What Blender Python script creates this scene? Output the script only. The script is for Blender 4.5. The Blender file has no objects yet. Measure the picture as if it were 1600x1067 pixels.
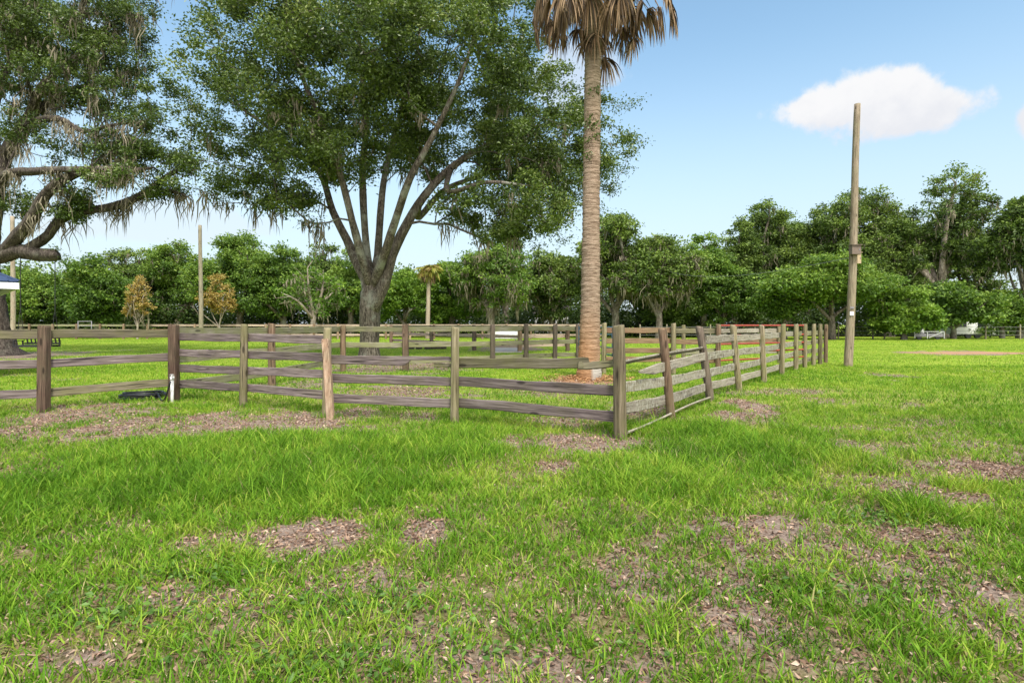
import bpy, math
import numpy as np
from mathutils import Vector, Matrix

R = math.radians
rng = np.random.default_rng(11)
scn = bpy.context.scene
COL = scn.collection
CAM_Z = 1.45
F = 890.0          # focal length in photo pixels
HOR = 507.0


def at(px, py, d):
    return np.array([(px - 800) / F * d, d, CAM_Z - (py - HOR) / F * d])


def gd(px, py):
    d = CAM_Z * F / (py - HOR)
    return np.array([(px - 800) / F * d, d])


# ------------------------------------------------------------------ noise
def _h(ix, iy, seed):
    n = (ix.astype(np.int64) * 374761393 + iy.astype(np.int64) * 668265263 + seed * 974711) & 0x7fffffff
    n = ((n ^ (n >> 13)) * 1274126177) & 0x7fffffff
    n = (n ^ (n >> 16)) & 0xffff
    return n / 65535.0


def vnoise(x, y, seed=0):
    x = np.asarray(x, float); y = np.asarray(y, float)
    ix = np.floor(x); iy = np.floor(y)
    fx = x - ix; fy = y - iy
    fx = fx * fx * (3 - 2 * fx); fy = fy * fy * (3 - 2 * fy)
    a = _h(ix, iy, seed); b = _h(ix + 1, iy, seed); c = _h(ix, iy + 1, seed); d = _h(ix + 1, iy + 1, seed)
    return (a * (1 - fx) + b * fx) * (1 - fy) + (c * (1 - fx) + d * fx) * fy


def fbm(x, y, seed=0, o=4):
    s = 0; a = .5; t = 0
    for k in range(o):
        s = s + a * vnoise(np.asarray(x) * 2 ** k, np.asarray(y) * 2 ** k, seed + 17 * k); t += a; a *= .5
    return s / t


def sstep(a, b, x):
    t = np.clip((x - a) / (b - a), 0, 1)
    return t * t * (3 - 2 * t)


# ------------------------------------------------------------------ scene helpers
def link(o):
    COL.objects.link(o); return o


def tag(o, label=None, cat=None, group=None, kind=None):
    if label: o['label'] = label
    if cat: o['category'] = cat
    if group: o['group'] = group
    if kind: o['kind'] = kind
    return o


def thing(name, loc, label, cat, group=None):
    o = bpy.data.objects.new(name, None)
    o.empty_display_size = .3
    o.location = loc
    link(o)
    return tag(o, label, cat, group)


def raw_mesh(name, verts, polys, mat=None, smooth=False, tone=None):
    """polys: list of (M,k) int arrays; tone: per-face float list matching polys"""
    me = bpy.data.meshes.new(name)
    verts = np.ascontiguousarray(verts, dtype=np.float32)
    polys = [np.asarray(p, dtype=np.int32) for p in polys if len(p)]
    me.vertices.add(len(verts)); me.vertices.foreach_set('co', verts.ravel())
    loops = np.concatenate([p.ravel() for p in polys])
    tot = np.concatenate([np.full(len(p), p.shape[1], np.int32) for p in polys])
    st = np.concatenate([[0], np.cumsum(tot)[:-1]]).astype(np.int32)
    me.loops.add(len(loops)); me.loops.foreach_set('vertex_index', loops)
    me.polygons.add(len(tot)); me.polygons.foreach_set('loop_start', st)
    me.polygons.foreach_set('use_smooth', np.full(len(tot), smooth))
    if tone is not None:
        a = me.attributes.new('tone', 'FLOAT', 'FACE')
        a.data.foreach_set('value', np.ascontiguousarray(tone, dtype=np.float32))
    me.update(calc_edges=True)
    if mat: me.materials.append(mat)
    return me


def mobj(name, me, parent=None, mw=None):
    o = bpy.data.objects.new(name, me); link(o)
    if parent is not None:
        o.parent = parent
        base = Matrix.Translation(parent.location) @ parent.rotation_euler.to_matrix().to_4x4()
        o.matrix_local = base.inverted() @ (mw if mw is not None else Matrix.Identity(4))
    elif mw is not None:
        o.matrix_world = mw
    return o


class MB:
    """collects shapes into ONE mesh"""
    def __init__(s): s.v = []; s.f = {3: [], 4: []}; s.n = 0; s.t = {3: [], 4: []}

    def add(s, v, *polys, tone=0.5):
        v = np.asarray(v, float)
        for p in polys:
            p = np.asarray(p, int)
            if len(p) == 0: continue
            s.f[p.shape[1]].append(p + s.n)
            s.t[p.shape[1]].append(np.broadcast_to(np.asarray(tone, float), (len(p),)))
        s.v.append(v); s.n += len(v)

    def box(s, c, size, rot=None, tone=.5):
        sx, sy, sz = np.array(size) / 2
        v = np.array([[x, y, z] for x in (-sx, sx) for y in (-sy, sy) for z in (-sz, sz)])
        if rot is not None: v = v @ np.array(rot).T
        q = [[0, 1, 3, 2], [4, 6, 7, 5], [0, 4, 5, 1], [2, 3, 7, 6], [0, 2, 6, 4], [1, 5, 7, 3]]
        s.add(v + np.array(c), q, tone=tone)

    def tube(s, P, r, n=8, cap=True, noise=0, seed=0, tone=.5):
        P = np.asarray(P, float); m = len(P)
        r = np.broadcast_to(np.asarray(r, float), (m,))
        T = np.gradient(P, axis=0) if m > 2 else np.repeat((P[-1] - P[0])[None], m, 0)
        T /= np.linalg.norm(T, axis=1)[:, None] + 1e-9
        ref = np.array([0, 0, 1.]) if abs(T[0][2]) < .9 else np.array([1., 0, 0])
        u = np.cross(T[0], ref); u /= np.linalg.norm(u)
        U = []
        for k in range(m):
            u = u - T[k] * np.dot(u, T[k]); u /= np.linalg.norm(u) + 1e-9; U.append(u)
        U = np.array(U); W = np.cross(T, U)
        a = np.arange(n) / n * 2 * np.pi
        ca, sa = np.cos(a), np.sin(a)
        rr = np.repeat(r[:, None], n, 1)
        if noise:
            L = np.concatenate([[0], np.cumsum(np.linalg.norm(np.diff(P, axis=0), axis=1))])
            nn = fbm(ca[None] * 1.6 + 7 + L[:, None] * .55, sa[None] * 1.6 + 3 + L[:, None] * .35, seed, 3)
            n2 = fbm(ca[None] * 4 + 11 + L[:, None] * 2.2, sa[None] * 4 + 5 + L[:, None] * 1.7, seed + 5, 2)
            rr = rr * (1 + noise * ((nn - .5) * 2 + (n2 - .5) * .9))
        V = P[:, None] + (U[:, None] * ca[None, :, None] + W[:, None] * sa[None, :, None]) * rr[..., None]
        i = np.arange(m - 1)[:, None] * n; j = np.arange(n)[None]; j2 = (j + 1) % n
        q = np.stack([i + j, i + j2, i + n + j2, i + n + j], -1).reshape(-1, 4)
        V = V.reshape(-1, 3)
        polys = [q]
        if cap:
            V = np.vstack([V, P[:1], P[-1:]])
            jj = np.arange(n); b = (m - 1) * n
            t1 = np.stack([np.full(n, m * n), (jj + 1) % n, jj], -1)
            t2 = np.stack([np.full(n, m * n + 1), b + jj, b + (jj + 1) % n], -1)
            polys += [np.vstack([t1, t2])]
        s.add(V, *polys, tone=tone)

    def mesh(s, name, mat, smooth=False):
        polys = []; tone = []
        for k in (3, 4):
            if s.f[k]:
                polys.append(np.vstack(s.f[k])); tone.append(np.concatenate(s.t[k]))
        return raw_mesh(name, np.vstack(s.v), polys, mat, smooth, np.concatenate(tone))

    def build(s, name, mat, parent=None, smooth=False):
        return mobj(name, s.mesh(name, mat, smooth), parent)


# ------------------------------------------------------------------ materials
def newmat(name):
    m = bpy.data.materials.new(name); m.use_nodes = True
    nt = m.node_tree; nt.nodes.clear()
    out = nt.nodes.new('ShaderNodeOutputMaterial')
    return m, nt, out


def N(nt, t, **kw):
    n = nt.nodes.new(t)
    for k, v in kw.items():
        if k.startswith('i_'): n.inputs[k[2:].replace('_', ' ')].default_value = v
        else: setattr(n, k, v)
    return n


def ramp(nt, stops, fac=None, interp='LINEAR'):
    r = nt.nodes.new('ShaderNodeValToRGB'); r.color_ramp.interpolation = interp
    e = r.color_ramp.elements
    while len(e) < len(stops): e.new(.5)
    for k, (p, c) in enumerate(stops):
        e[k].position = p; e[k].color = (*c, 1) if len(c) == 3 else c
    if fac is not None: nt.links.new(fac, r.inputs[0])
    return r


def mixc(nt, fac, a, b, mode='MIX'):
    m = nt.nodes.new('ShaderNodeMix'); m.data_type = 'RGBA'; m.blend_type = mode
    for s, v in ((0, fac), (6, a), (7, b)):
        if hasattr(v, 'is_output'): nt.links.new(v, m.inputs[s])
        else: m.inputs[s].default_value = v if s == 0 else (*v, 1)
    return m.outputs[2]


def noise(nt, vec, scale, detail=4, rough=.6, dist=0):
    n = N(nt, 'ShaderNodeTexNoise'); n.inputs['Scale'].default_value = scale
    n.inputs['Detail'].default_value = detail; n.inputs['Roughness'].default_value = rough
    n.inputs['Distortion'].default_value = dist
    if vec is not None: nt.links.new(vec, n.inputs['Vector'])
    return n


def leafmat(name, stops, transl=.3, rough=.5, spec=.35):
    m, nt, out = newmat(name)
    a = N(nt, 'ShaderNodeAttribute', attribute_name='tone')
    c = ramp(nt, stops, a.outputs['Fac']).outputs[0]
    p = N(nt, 'ShaderNodeBsdfPrincipled'); p.inputs['Roughness'].default_value = rough
    p.inputs['Specular IOR Level'].default_value = spec
    nt.links.new(c, p.inputs['Base Color'])
    if transl > 0:
        t = N(nt, 'ShaderNodeBsdfTranslucent')
        tc = mixc(nt, 1, c, (1.0, 1.0, .55), 'MULTIPLY')
        nt.links.new(tc, t.inputs['Color'])
        mx = N(nt, 'ShaderNodeMixShader'); mx.inputs[0].default_value = transl
        nt.links.new(p.outputs[0], mx.inputs[1]); nt.links.new(t.outputs[0], mx.inputs[2])
        nt.links.new(mx.outputs[0], out.inputs[0])
    else:
        nt.links.new(p.outputs[0], out.inputs[0])
    return m


def wood(name, dark, mid, light, algae=(.10, .11, .04), algae_amt=.35, axis='X', lichen=0.0, rough=.85):
    m, nt, out = newmat(name)
    tc = N(nt, 'ShaderNodeTexCoord'); oi = N(nt, 'ShaderNodeObjectInfo')
    off = N(nt, 'ShaderNodeVectorMath', operation='MULTIPLY_ADD')
    nt.links.new(oi.outputs['Random'], off.inputs[0]); off.inputs[1].default_value = (37, 53, 71)
    nt.links.new(tc.outputs['Object'], off.inputs[2])
    mp = N(nt, 'ShaderNodeMapping')
    nt.links.new(off.outputs[0], mp.inputs['Vector'])
    sc = {'X': (1.1, 26, 26), 'Z': (22, 22, 1.1)}[axis]
    mp.inputs['Scale'].default_value = sc
    g = noise(nt, mp.outputs[0], 1.6, 6, .65, .4)
    c = ramp(nt, [(.34, dark), (.5, mid), (.67, light)], g.outputs['Fac']).outputs[0]
    blot = noise(nt, off.outputs[0], 3.2, 4, .6)
    bm = ramp(nt, [(.5 - algae_amt * .35, (0, 0, 0)), (.78 - algae_amt * .3, (1, 1, 1))], blot.outputs['Fac']).outputs[0]
    k = N(nt, 'ShaderNodeMath', operation='MULTIPLY'); nt.links.new(bm, k.inputs[0]); k.inputs[1].default_value = min(1, algae_amt * 1.7)
    c = mixc(nt, k.outputs[0], c, algae)
    mc_ = N(nt, 'ShaderNodeMapping'); nt.links.new(off.outputs[0], mc_.inputs['Vector']); mc_.inputs['Scale'].default_value = {'X': (.8, 34, 34), 'Z': (34, 34, .8)}[axis]
    cr = noise(nt, mc_.outputs[0], 1.3, 3, .5, .15)
    crm = ramp(nt, [(.33, (.85, .85, .85)), (.38, (0, 0, 0))], cr.outputs['Fac']).outputs[0]
    c = mixc(nt, crm, c, tuple(x * .35 for x in dark))
    # knots
    mk = N(nt, 'ShaderNodeMapping'); nt.links.new(off.outputs[0], mk.inputs['Vector'])
    mk.inputs['Scale'].default_value = {'X': (1.9, 6, 6), 'Z': (6, 6, 1.9)}[axis]
    vo = N(nt, 'ShaderNodeTexVoronoi'); vo.inputs['Scale'].default_value = 1.0; nt.links.new(mk.outputs[0], vo.inputs['Vector'])
    kr = ramp(nt, [(.10, (1, 1, 1)), (.16, (0, 0, 0))], vo.outputs['Distance']).outputs[0]
    kk = N(nt, 'ShaderNodeMath', operation='MULTIPLY'); nt.links.new(kr, kk.inputs[0]); kk.inputs[1].default_value = .75
    c = mixc(nt, kk.outputs[0], c, tuple(x * .3 for x in dark))
    # per board tint
    hs = N(nt, 'ShaderNodeHueSaturation')
    mr = N(nt, 'ShaderNodeMapRange'); nt.links.new(oi.outputs['Random'], mr.inputs[0]); mr.inputs[3].default_value = .78; mr.inputs[4].default_value = 1.2
    nt.links.new(mr.outputs[0], hs.inputs['Value']); nt.links.new(c, hs.inputs['Color']); c = hs.outputs[0]
    if lichen:
        mp2 = N(nt, 'ShaderNodeMapping'); nt.links.new(off.outputs[0], mp2.inputs['Vector'])
        mp2.inputs['Scale'].default_value = {'X': (26, 10, 10), 'Z': (12, 12, 12)}[axis]
        ln = noise(nt, mp2.outputs[0], 1.3, 5, .7)
        lr = ramp(nt, [(.54 - lichen * .1, (0, 0, 0)), (.62 - lichen * .1, (1, 1, 1))], ln.outputs['Fac']).outputs[0]
        lm = N(nt, 'ShaderNodeMath', operation='MULTIPLY'); nt.links.new(lr, lm.inputs[0]); lm.inputs[1].default_value = .8
        c = mixc(nt, lm.outputs[0], c, (.36, .355, .29))
    p = N(nt, 'ShaderNodeBsdfPrincipled'); p.inputs['Roughness'].default_value = rough
    p.inputs['Specular IOR Level'].default_value = .2
    nt.links.new(c, p.inputs['Base Color'])
    b = N(nt, 'ShaderNodeBump'); b.inputs['Strength'].default_value = .5; b.inputs['Distance'].default_value = .012
    nt.links.new(g.outputs['Fac'], b.inputs['Height']); nt.links.new(b.outputs[0], p.inputs['Normal'])
    nt.links.new(p.outputs[0], out.inputs[0])
    return m


def barkmat(name, dark, mid, light, lichen=(.30, .33, .26), lich=.5, scale=3.0):
    m, nt, out = newmat(name)
    tc = N(nt, 'ShaderNodeTexCoord')
    mp = N(nt, 'ShaderNodeMapping'); nt.links.new(tc.outputs['Object'], mp.inputs['Vector']); mp.inputs['Scale'].default_value = (scale * 2.4, scale * 2.4, scale * .6)
    g = noise(nt, mp.outputs[0], 1.5, 8, .75, 1.2)
    c = ramp(nt, [(.38, dark), (.5, mid), (.62, light)], g.outputs['Fac']).outputs[0]
    l = noise(nt, tc.outputs['Object'], .9 * scale / 3, 6, .7)
    lr = ramp(nt, [(.62 - lich * .2, (0, 0, 0)), (.72 - lich * .2, (1, 1, 1))], l.outputs['Fac']).outputs[0]
    k = N(nt, 'ShaderNodeMath', operation='MULTIPLY'); nt.links.new(lr, k.inputs[0]); k.inputs[1].default_value = .7
    c = mixc(nt, k.outputs[0], c, lichen)
    p = N(nt, 'ShaderNodeBsdfPrincipled'); p.inputs['Roughness'].default_value = .9; p.inputs['Specular IOR Level'].default_value = .15
    nt.links.new(c, p.inputs['Base Color'])
    b = N(nt, 'ShaderNodeBump'); b.inputs['Strength'].default_value = .9; b.inputs['Distance'].default_value = .06
    nt.links.new(g.outputs['Fac'], b.inputs['Height']); nt.links.new(b.outputs[0], p.inputs['Normal'])
    nt.links.new(p.outputs[0], out.inputs[0])
    return m


def plain(name, col, rough=.6, metal=0, var=.15, scale=6, spec=.4):
    m, nt, out = newmat(name)
    tc = N(nt, 'ShaderNodeTexCoord')
    n = noise(nt, tc.outputs['Object'], scale, 5, .65)
    c = ramp(nt, [(.3, tuple(x * (1 - var) for x in col)), (.7, tuple(min(1, x * (1 + var)) for x in col))], n.outputs['Fac']).outputs[0]
    p = N(nt, 'ShaderNodeBsdfPrincipled'); p.inputs['Roughness'].default_value = rough; p.inputs['Metallic'].default_value = metal
    p.inputs['Specular IOR Level'].default_value = spec
    nt.links.new(c, p.inputs['Base Color']); nt.links.new(p.outputs[0], out.inputs[0])
    return m


M = {}
M['oak_leaf'] = leafmat('oak_leaf', [(0, (.028, .052, .012)), (.45, (.088, .142, .026)), (.8, (.165, .235, .045)), (1, (.27, .32, .09))], .25, .38, .5)
M['left_oak_leaf'] = leafmat('left_oak_leaf', [(0, (.028, .05, .013)), (.45, (.085, .138, .025)), (.8, (.155, .23, .04)), (1, (.25, .30, .08))], .25, .4, .5)
M['tree_dark'] = leafmat('tree_dark', [(0, (.022, .042, .010)), (.5, (.088, .148, .026)), (1, (.235, .325, .06))], .25)
M['tree_mid'] = leafmat('tree_mid', [(0, (.026, .056, .010)), (.5, (.10, .19, .026)), (1, (.26, .37, .06))], .3)
M['tree_bright'] = leafmat('tree_bright', [(0, (.03, .07, .008)), (.5, (.10, .20, .02)), (1, (.24, .36, .05))], .3)
M['tree_yellow'] = leafmat('tree_yellow', [(0, (.05, .08, .012)), (.5, (.15, .20, .026)), (1, (.28, .33, .06))], .3)
M['orange_leaf'] = leafmat('orange_leaf', [(0, (.13, .07, .015)), (.4, (.36, .24, .05)), (.75, (.46, .37, .13)), (1, (.22, .24, .05))], .25)
M['moss'] = leafmat('spanish_moss', [(0, (.10, .09, .06)), (.5, (.22, .195, .14)), (1, (.38, .335, .25))], .15, .9, .1)
M['grass'] = leafmat('grass_blade', [(0, (.05, .12, .008)), (.35, (.11, .25, .014)), (.65, (.225, .365, .03)), (.86, (.38, .44, .07)), (.93, (.36, .34, .12)), (1, (.42, .34, .19))], .28, .6, .15)
M['weed'] = leafmat('weed_leaf', [(0, (.04, .10, .015)), (1, (.13, .24, .035))], .2)
M['litter'] = leafmat('dry_leaf', [(0, (.10, .055, .035)), (.4, (.24, .15, .105)), (.75, (.40, .28, .205)), (1, (.58, .45, .35))], .05, .7, .2)
M['palm_needle'] = leafmat('orange_needle_litter', [(0, (.18, .09, .04)), (1, (.48, .27, .13))], 0, .8, .2)
M['palm_green'] = leafmat('palm_green', [(0, (.03, .06, .012)), (1, (.10, .16, .03))], .2)
M['palm_dead'] = leafmat('palm_dead', [(0, (.05, .035, .022)), (.4, (.20, .13, .07)), (.75, (.38, .26, .15)), (1, (.55, .42, .27))], .1, .7, .3)
M['small_palm_leaf'] = leafmat('small_palm_leaf', [(0, (.16, .10, .03)), (.3, (.30, .25, .05)), (.6, (.30, .31, .05)), (1, (.2, .26, .04))], .2)

M['oak_bark'] = barkmat('oak_bark', (.03, .024, .019), (.12, .10, .08), (.26, .225, .185), (.32, .33, .275), .5)
M['left_oak_bark'] = barkmat('left_oak_bark', (.02, .016, .013), (.07, .057, .047), (.145, .122, .102), (.17, .165, .13), .3)
M['tree_bark'] = barkmat('tree_bark', (.05, .042, .033), (.12, .10, .08), (.22, .19, .155), (.27, .27, .22), .4, 1.2)
M['pale_bark'] = barkmat('pale_bark', (.14, .11, .085), (.28, .235, .185), (.42, .37, .31), (.4, .37, .33), .3, 1.2)

M['rail_grey'] = wood('rail_grey', (.055, .042, .042), (.145, .115, .112), (.27, .225, .21), (.12, .11, .06), .25)
M['rail_mossy'] = wood('rail_mossy', (.05, .042, .032), (.14, .12, .085), (.25, .22, .165), (.14, .135, .06), .45)
M['rail_green'] = wood('rail_green', (.09, .08, .055), (.21, .19, .135), (.33, .305, .23), (.19, .195, .09), .5)
M['rail_silver'] = wood('rail_silver', (.105, .086, .066), (.24, .21, .168), (.37, .33, .27), (.22, .21, .13), .3, lichen=.2)
M['rail_lichen'] = wood('rail_lichen', (.075, .06, .045), (.18, .155, .115), (.28, .25, .19), (.17, .16, .09), .35, lichen=.7)
M['rail_brown'] = wood('rail_brown', (.09, .05, .032), (.19, .112, .07), (.30, .19, .125), (.2, .18, .09), .3)
M['rail_pink'] = wood('rail_pink', (.27, .19, .145), (.40, .30, .235), (.5, .39, .32), (.34, .31, .22), .3)
M['post_grey'] = wood('post_grey', (.045, .034, .023), (.135, .108, .072), (.26, .215, .15), (.14, .13, .06), .35, 'Z')
M['post_olive'] = wood('post_olive', (.07, .055, .032), (.20, .165, .105), (.34, .29, .19), (.17, .165, .07), .4, 'Z')
M['post_red'] = wood('post_red', (.035, .023, .017), (.115, .072, .052), (.21, .145, .105), (.12, .105, .06), .3, 'Z')
M['post_brown'] = wood('post_brown', (.085, .052, .034), (.19, .123, .08), (.31, .21, .145), (.18, .16, .085), .3, 'Z')
M['post_dark'] = wood('post_dark', (.05, .038, .03), (.12, .092, .072), (.20, .16, .125), (.13, .12, .07), .25, 'Z')
M['post_new'] = wood('post_new', (.14, .075, .045), (.32, .205, .135), (.46, .34, .245), (.24, .21, .14), .35, 'Z')
M['pole'] = wood('pole_wood', (.08, .06, .042), (.21, .165, .118), (.33, .275, .205), (.2, .18, .11), .35, 'Z')
M['pole_pale'] = wood('pole_wood_pale', (.22, .16, .115), (.36, .285, .215), (.46, .385, .31), (.34, .32, .24), .3, 'Z')
M['pole_grey'] = wood('pole_wood_grey', (.13, .105, .075), (.24, .205, .15), (.34, .295, .225), (.25, .24, .16), .3, 'Z')
M['red_paint'] = plain('red_gate_paint', (.30, .055, .035), .5, 0, .3, 9)
M['blue_paint'] = plain('blue_gate_paint', (.05, .12, .17), .4, 0, .3, 9)
M['pale_metal'] = plain('pale_metal', (.55, .56, .55), .4, .3)
M['black_rubber'] = plain('black_rubber', (.018, .019, .022), .38, 0, .3, 20)
M['pvc'] = plain('white_pvc', (.72, .73, .72), .4, 0, .08, 10)
M['white'] = plain('white_paint', (.78, .78, .77), .5, 0, .06)
M['fascia'] = plain('white_fascia', (.74, .76, .78), .5, 0, .05)
M['blue_roof'] = plain('blue_metal_roof', (.055, .085, .16), .35, .4, .12, 3)
M['swing'] = plain('black_swing', (.018, .017, .018), .5, 0, .3)
M['rope'] = plain('swing_chain', (.03, .03, .032), .5, .4)
M['box_brown'] = plain('brown_box', (.155, .115, .09), .6, 0, .15)
M['box_tan'] = plain('tan_box', (.42, .32, .2), .6, 0, .12)
M['grey_metal'] = plain('grey_cart_metal', (.2, .19, .21), .5, .2, .25)
M['concrete'] = plain('concrete', (.36, .34, .31), .9, 0, .12, 2)
M['window'] = plain('dark_window', (.03, .035, .045), .1, 0, .1)
M['block'] = plain('dark_block', (.045, .038, .034), .9, 0, .3)
M['wire'] = plain('fence_wire', (.25, .25, .24), .5, .5)

# ------------------------------------------------------------------ ground cover function
PATCH = []   # (cx, cy, rx, ry, strength)  bare places on the ground


def patch(px, py, wpx, y0, y1, s=1.0):
    d0 = gd(px, y1)[1]; d1 = gd(px, y0)[1]
    dc = (d0 + d1) / 2
    PATCH.append(((px - 800) / F * dc, dc, wpx / 2 / F * dc, (d1 - d0) / 2, s))


for a in [(120, 655, 330, 632, 676, 1.0), (330, 660, 300, 640, 682, 1.0), (520, 655, 220, 638, 672, .8), (640, 648, 90, 640, 664, .55), (60, 655, 200, 640, 668, .8),
          (160, 640, 150, 630, 650, .8), (220, 668, 420, 648, 692, 1.0), (470, 664, 300, 645, 682, 1.0), (40, 672, 160, 655, 690, .9), (1480, 752, 260, 742, 764, .6), (1330, 800, 150, 788, 815, .6), (1540, 700, 140, 690, 710, .6), (1240, 700, 70, 694, 708, .5), (1010, 930, 160, 900, 970, .5), (400, 770, 160, 755, 785, .35), (1480, 660, 200, 654, 667, .5), (1250, 610, 140, 606, 616, .5),
          (340, 850, 200, 825, 882, .8), (480, 850, 230, 816, 895, 1.2), (665, 838, 105, 804, 870, 1.25), (560, 905, 240, 880, 960, .55), (290, 940, 330, 905, 985, .55),
          (90, 1040, 220, 1010, 1075, .75), (130, 830, 260, 780, 900, .4), (60, 745, 110, 730, 765, .7), (640, 1000, 300, 950, 1067, .5),
          (1180, 632, 90, 622, 644, 1.25), (1165, 655, 120, 640, 670, 1.35), (1375, 712, 75, 684, 756, 1.35), (1400, 726, 160, 718, 738, .5), (1535, 736, 190, 714, 762, 1.35),
          (1465, 782, 170, 760, 804, 1.25), (1185, 832, 140, 808, 854, 1.1), (1410, 838, 290, 812, 872, .95), (1440, 875, 200, 850, 905, .75),
          (1120, 915, 130, 885, 945, .65), (1575, 950, 110, 920, 985, .8), (1320, 760, 70, 755, 768, .4), (1345, 668, 80, 660, 680, .7), (1390, 700, 120, 694, 708, .6),
          (950, 690, 270, 674, 710, 1.1), (880, 735, 85, 725, 748, 1.1), (800, 765, 60, 760, 772, .9), (1030, 700, 130, 690, 712, .6), (1000, 640, 120, 628, 660, .9), (1060, 655, 100, 645, 668, .5),
          (880, 655, 160, 645, 668, .75), (620, 615, 220, 600, 632, .7), (870, 612, 150, 600, 626, .5),
          (920, 598, 120, 590, 606, 1.3), (620, 575, 280, 566, 586, .8), (20, 557, 200, 548, 566, 1.1), (480, 600, 150, 590, 612, .5),
          (1530, 552, 190, 549, 556, 1.5), (1440, 551, 90, 549, 553, .8), (1390, 585, 70, 582, 590, .6), (790, 545, 120, 541, 549, .9), (620, 541, 200, 538, 544, .7),
          (985, 760, 200, 735, 800, .25), (850, 930, 500, 870, 1040, .3), (1200, 1010, 300, 960, 1067, .35)]:
    patch(*a)


def zg(x, y):
    return (fbm(x * .35, y * .35, 5, 3) - .5) * .10 * np.clip((y + 4) / 6, 0, 1) * np.clip((70 - y) / 30, .2, 1) + (fbm(x * 2.3, y * 2.3, 9, 2) - .5) * .03


def bare(x, y):
    n = fbm(x * 1.5, y * 1.5, 21, 4) - .5
    n2 = fbm(x * 5.5, y * 5.5, 33, 3) - .5
    b = np.zeros_like(x)
    for cx, cy, rx, ry, s in PATCH:
        q = np.sqrt(((x - cx) / rx) ** 2 + ((y - cy) / ry) ** 2)
        b = np.maximum(b, s * (1 - sstep(.35, 1.3, q + n * 1.6 + n2 * 1.0)))
    near = np.clip((7.0 - y) / 4.0, 0, 1)
    b = np.maximum(b, (near * .6) * sstep(.52, .70, fbm(x * .9 + 4, y * .9, 41, 4) + n2 * .25))
    b = np.maximum(b, 5e-1 * sstep(.64, .74, fbm(x * .5 + 9, y * .5, 57, 4) + n2 * .2) * np.clip((24 - y) / 8, 0, 1))
    return np.clip(b, 0, 1)


def lush(x, y):     # 1 = tall dark green sward, 0 = short
    b = np.zeros_like(x)
    for px, py, w, y0, y1 in [(450, 730, 640, 680, 810), (180, 770, 400, 690, 860), (700, 690, 200, 665, 760), (1150, 710, 300, 665, 770), (1010, 760, 260, 720, 800), (1080, 690, 250, 660, 720), (1440, 812, 120, 790, 830), (1240, 700, 60, 640, 740)]:
        d0 = gd(px, y1)[1]; d1 = gd(px, y0)[1]; dc = (d0 + d1) / 2
        q = np.sqrt(((x - (px - 800) / F * dc) / (w / 2 / F * dc)) ** 2 + ((y - dc) / ((d1 - d0) / 2)) ** 2)
        b = np.maximum(b, 1 - sstep(.6, 1.25, q + (fbm(x, y, 77, 3) - .5) * .9))
    return b


# ground sheet ----------------------------------------------------
def axis_vals(lo, hi, f0, f1, step, g):
    v = list(np.arange(f0, f1 + 1e-6, step)); s = step
    while v[-1] < hi: s *= g; v.append(v[-1] + s)
    s = step
    while v[0] > lo: s *= g; v.insert(0, v[0] - s)
    return np.array(v)


gx = axis_vals(-900, 900, -13, 14, .11, 1.06)
gy = axis_vals(-60, 1500, 1.2, 15, .1, 1.03)
GX, GY = np.meshgrid(gx, gy)
GZ = zg(GX, GY)
nx, ny = len(gx), len(gy)
idx = np.arange(nx * ny).reshape(ny, nx)
q = np.stack([idx[:-1, :-1], idx[:-1, 1:], idx[1:, 1:], idx[1:, :-1]], -1).reshape(-1, 4)


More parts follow.
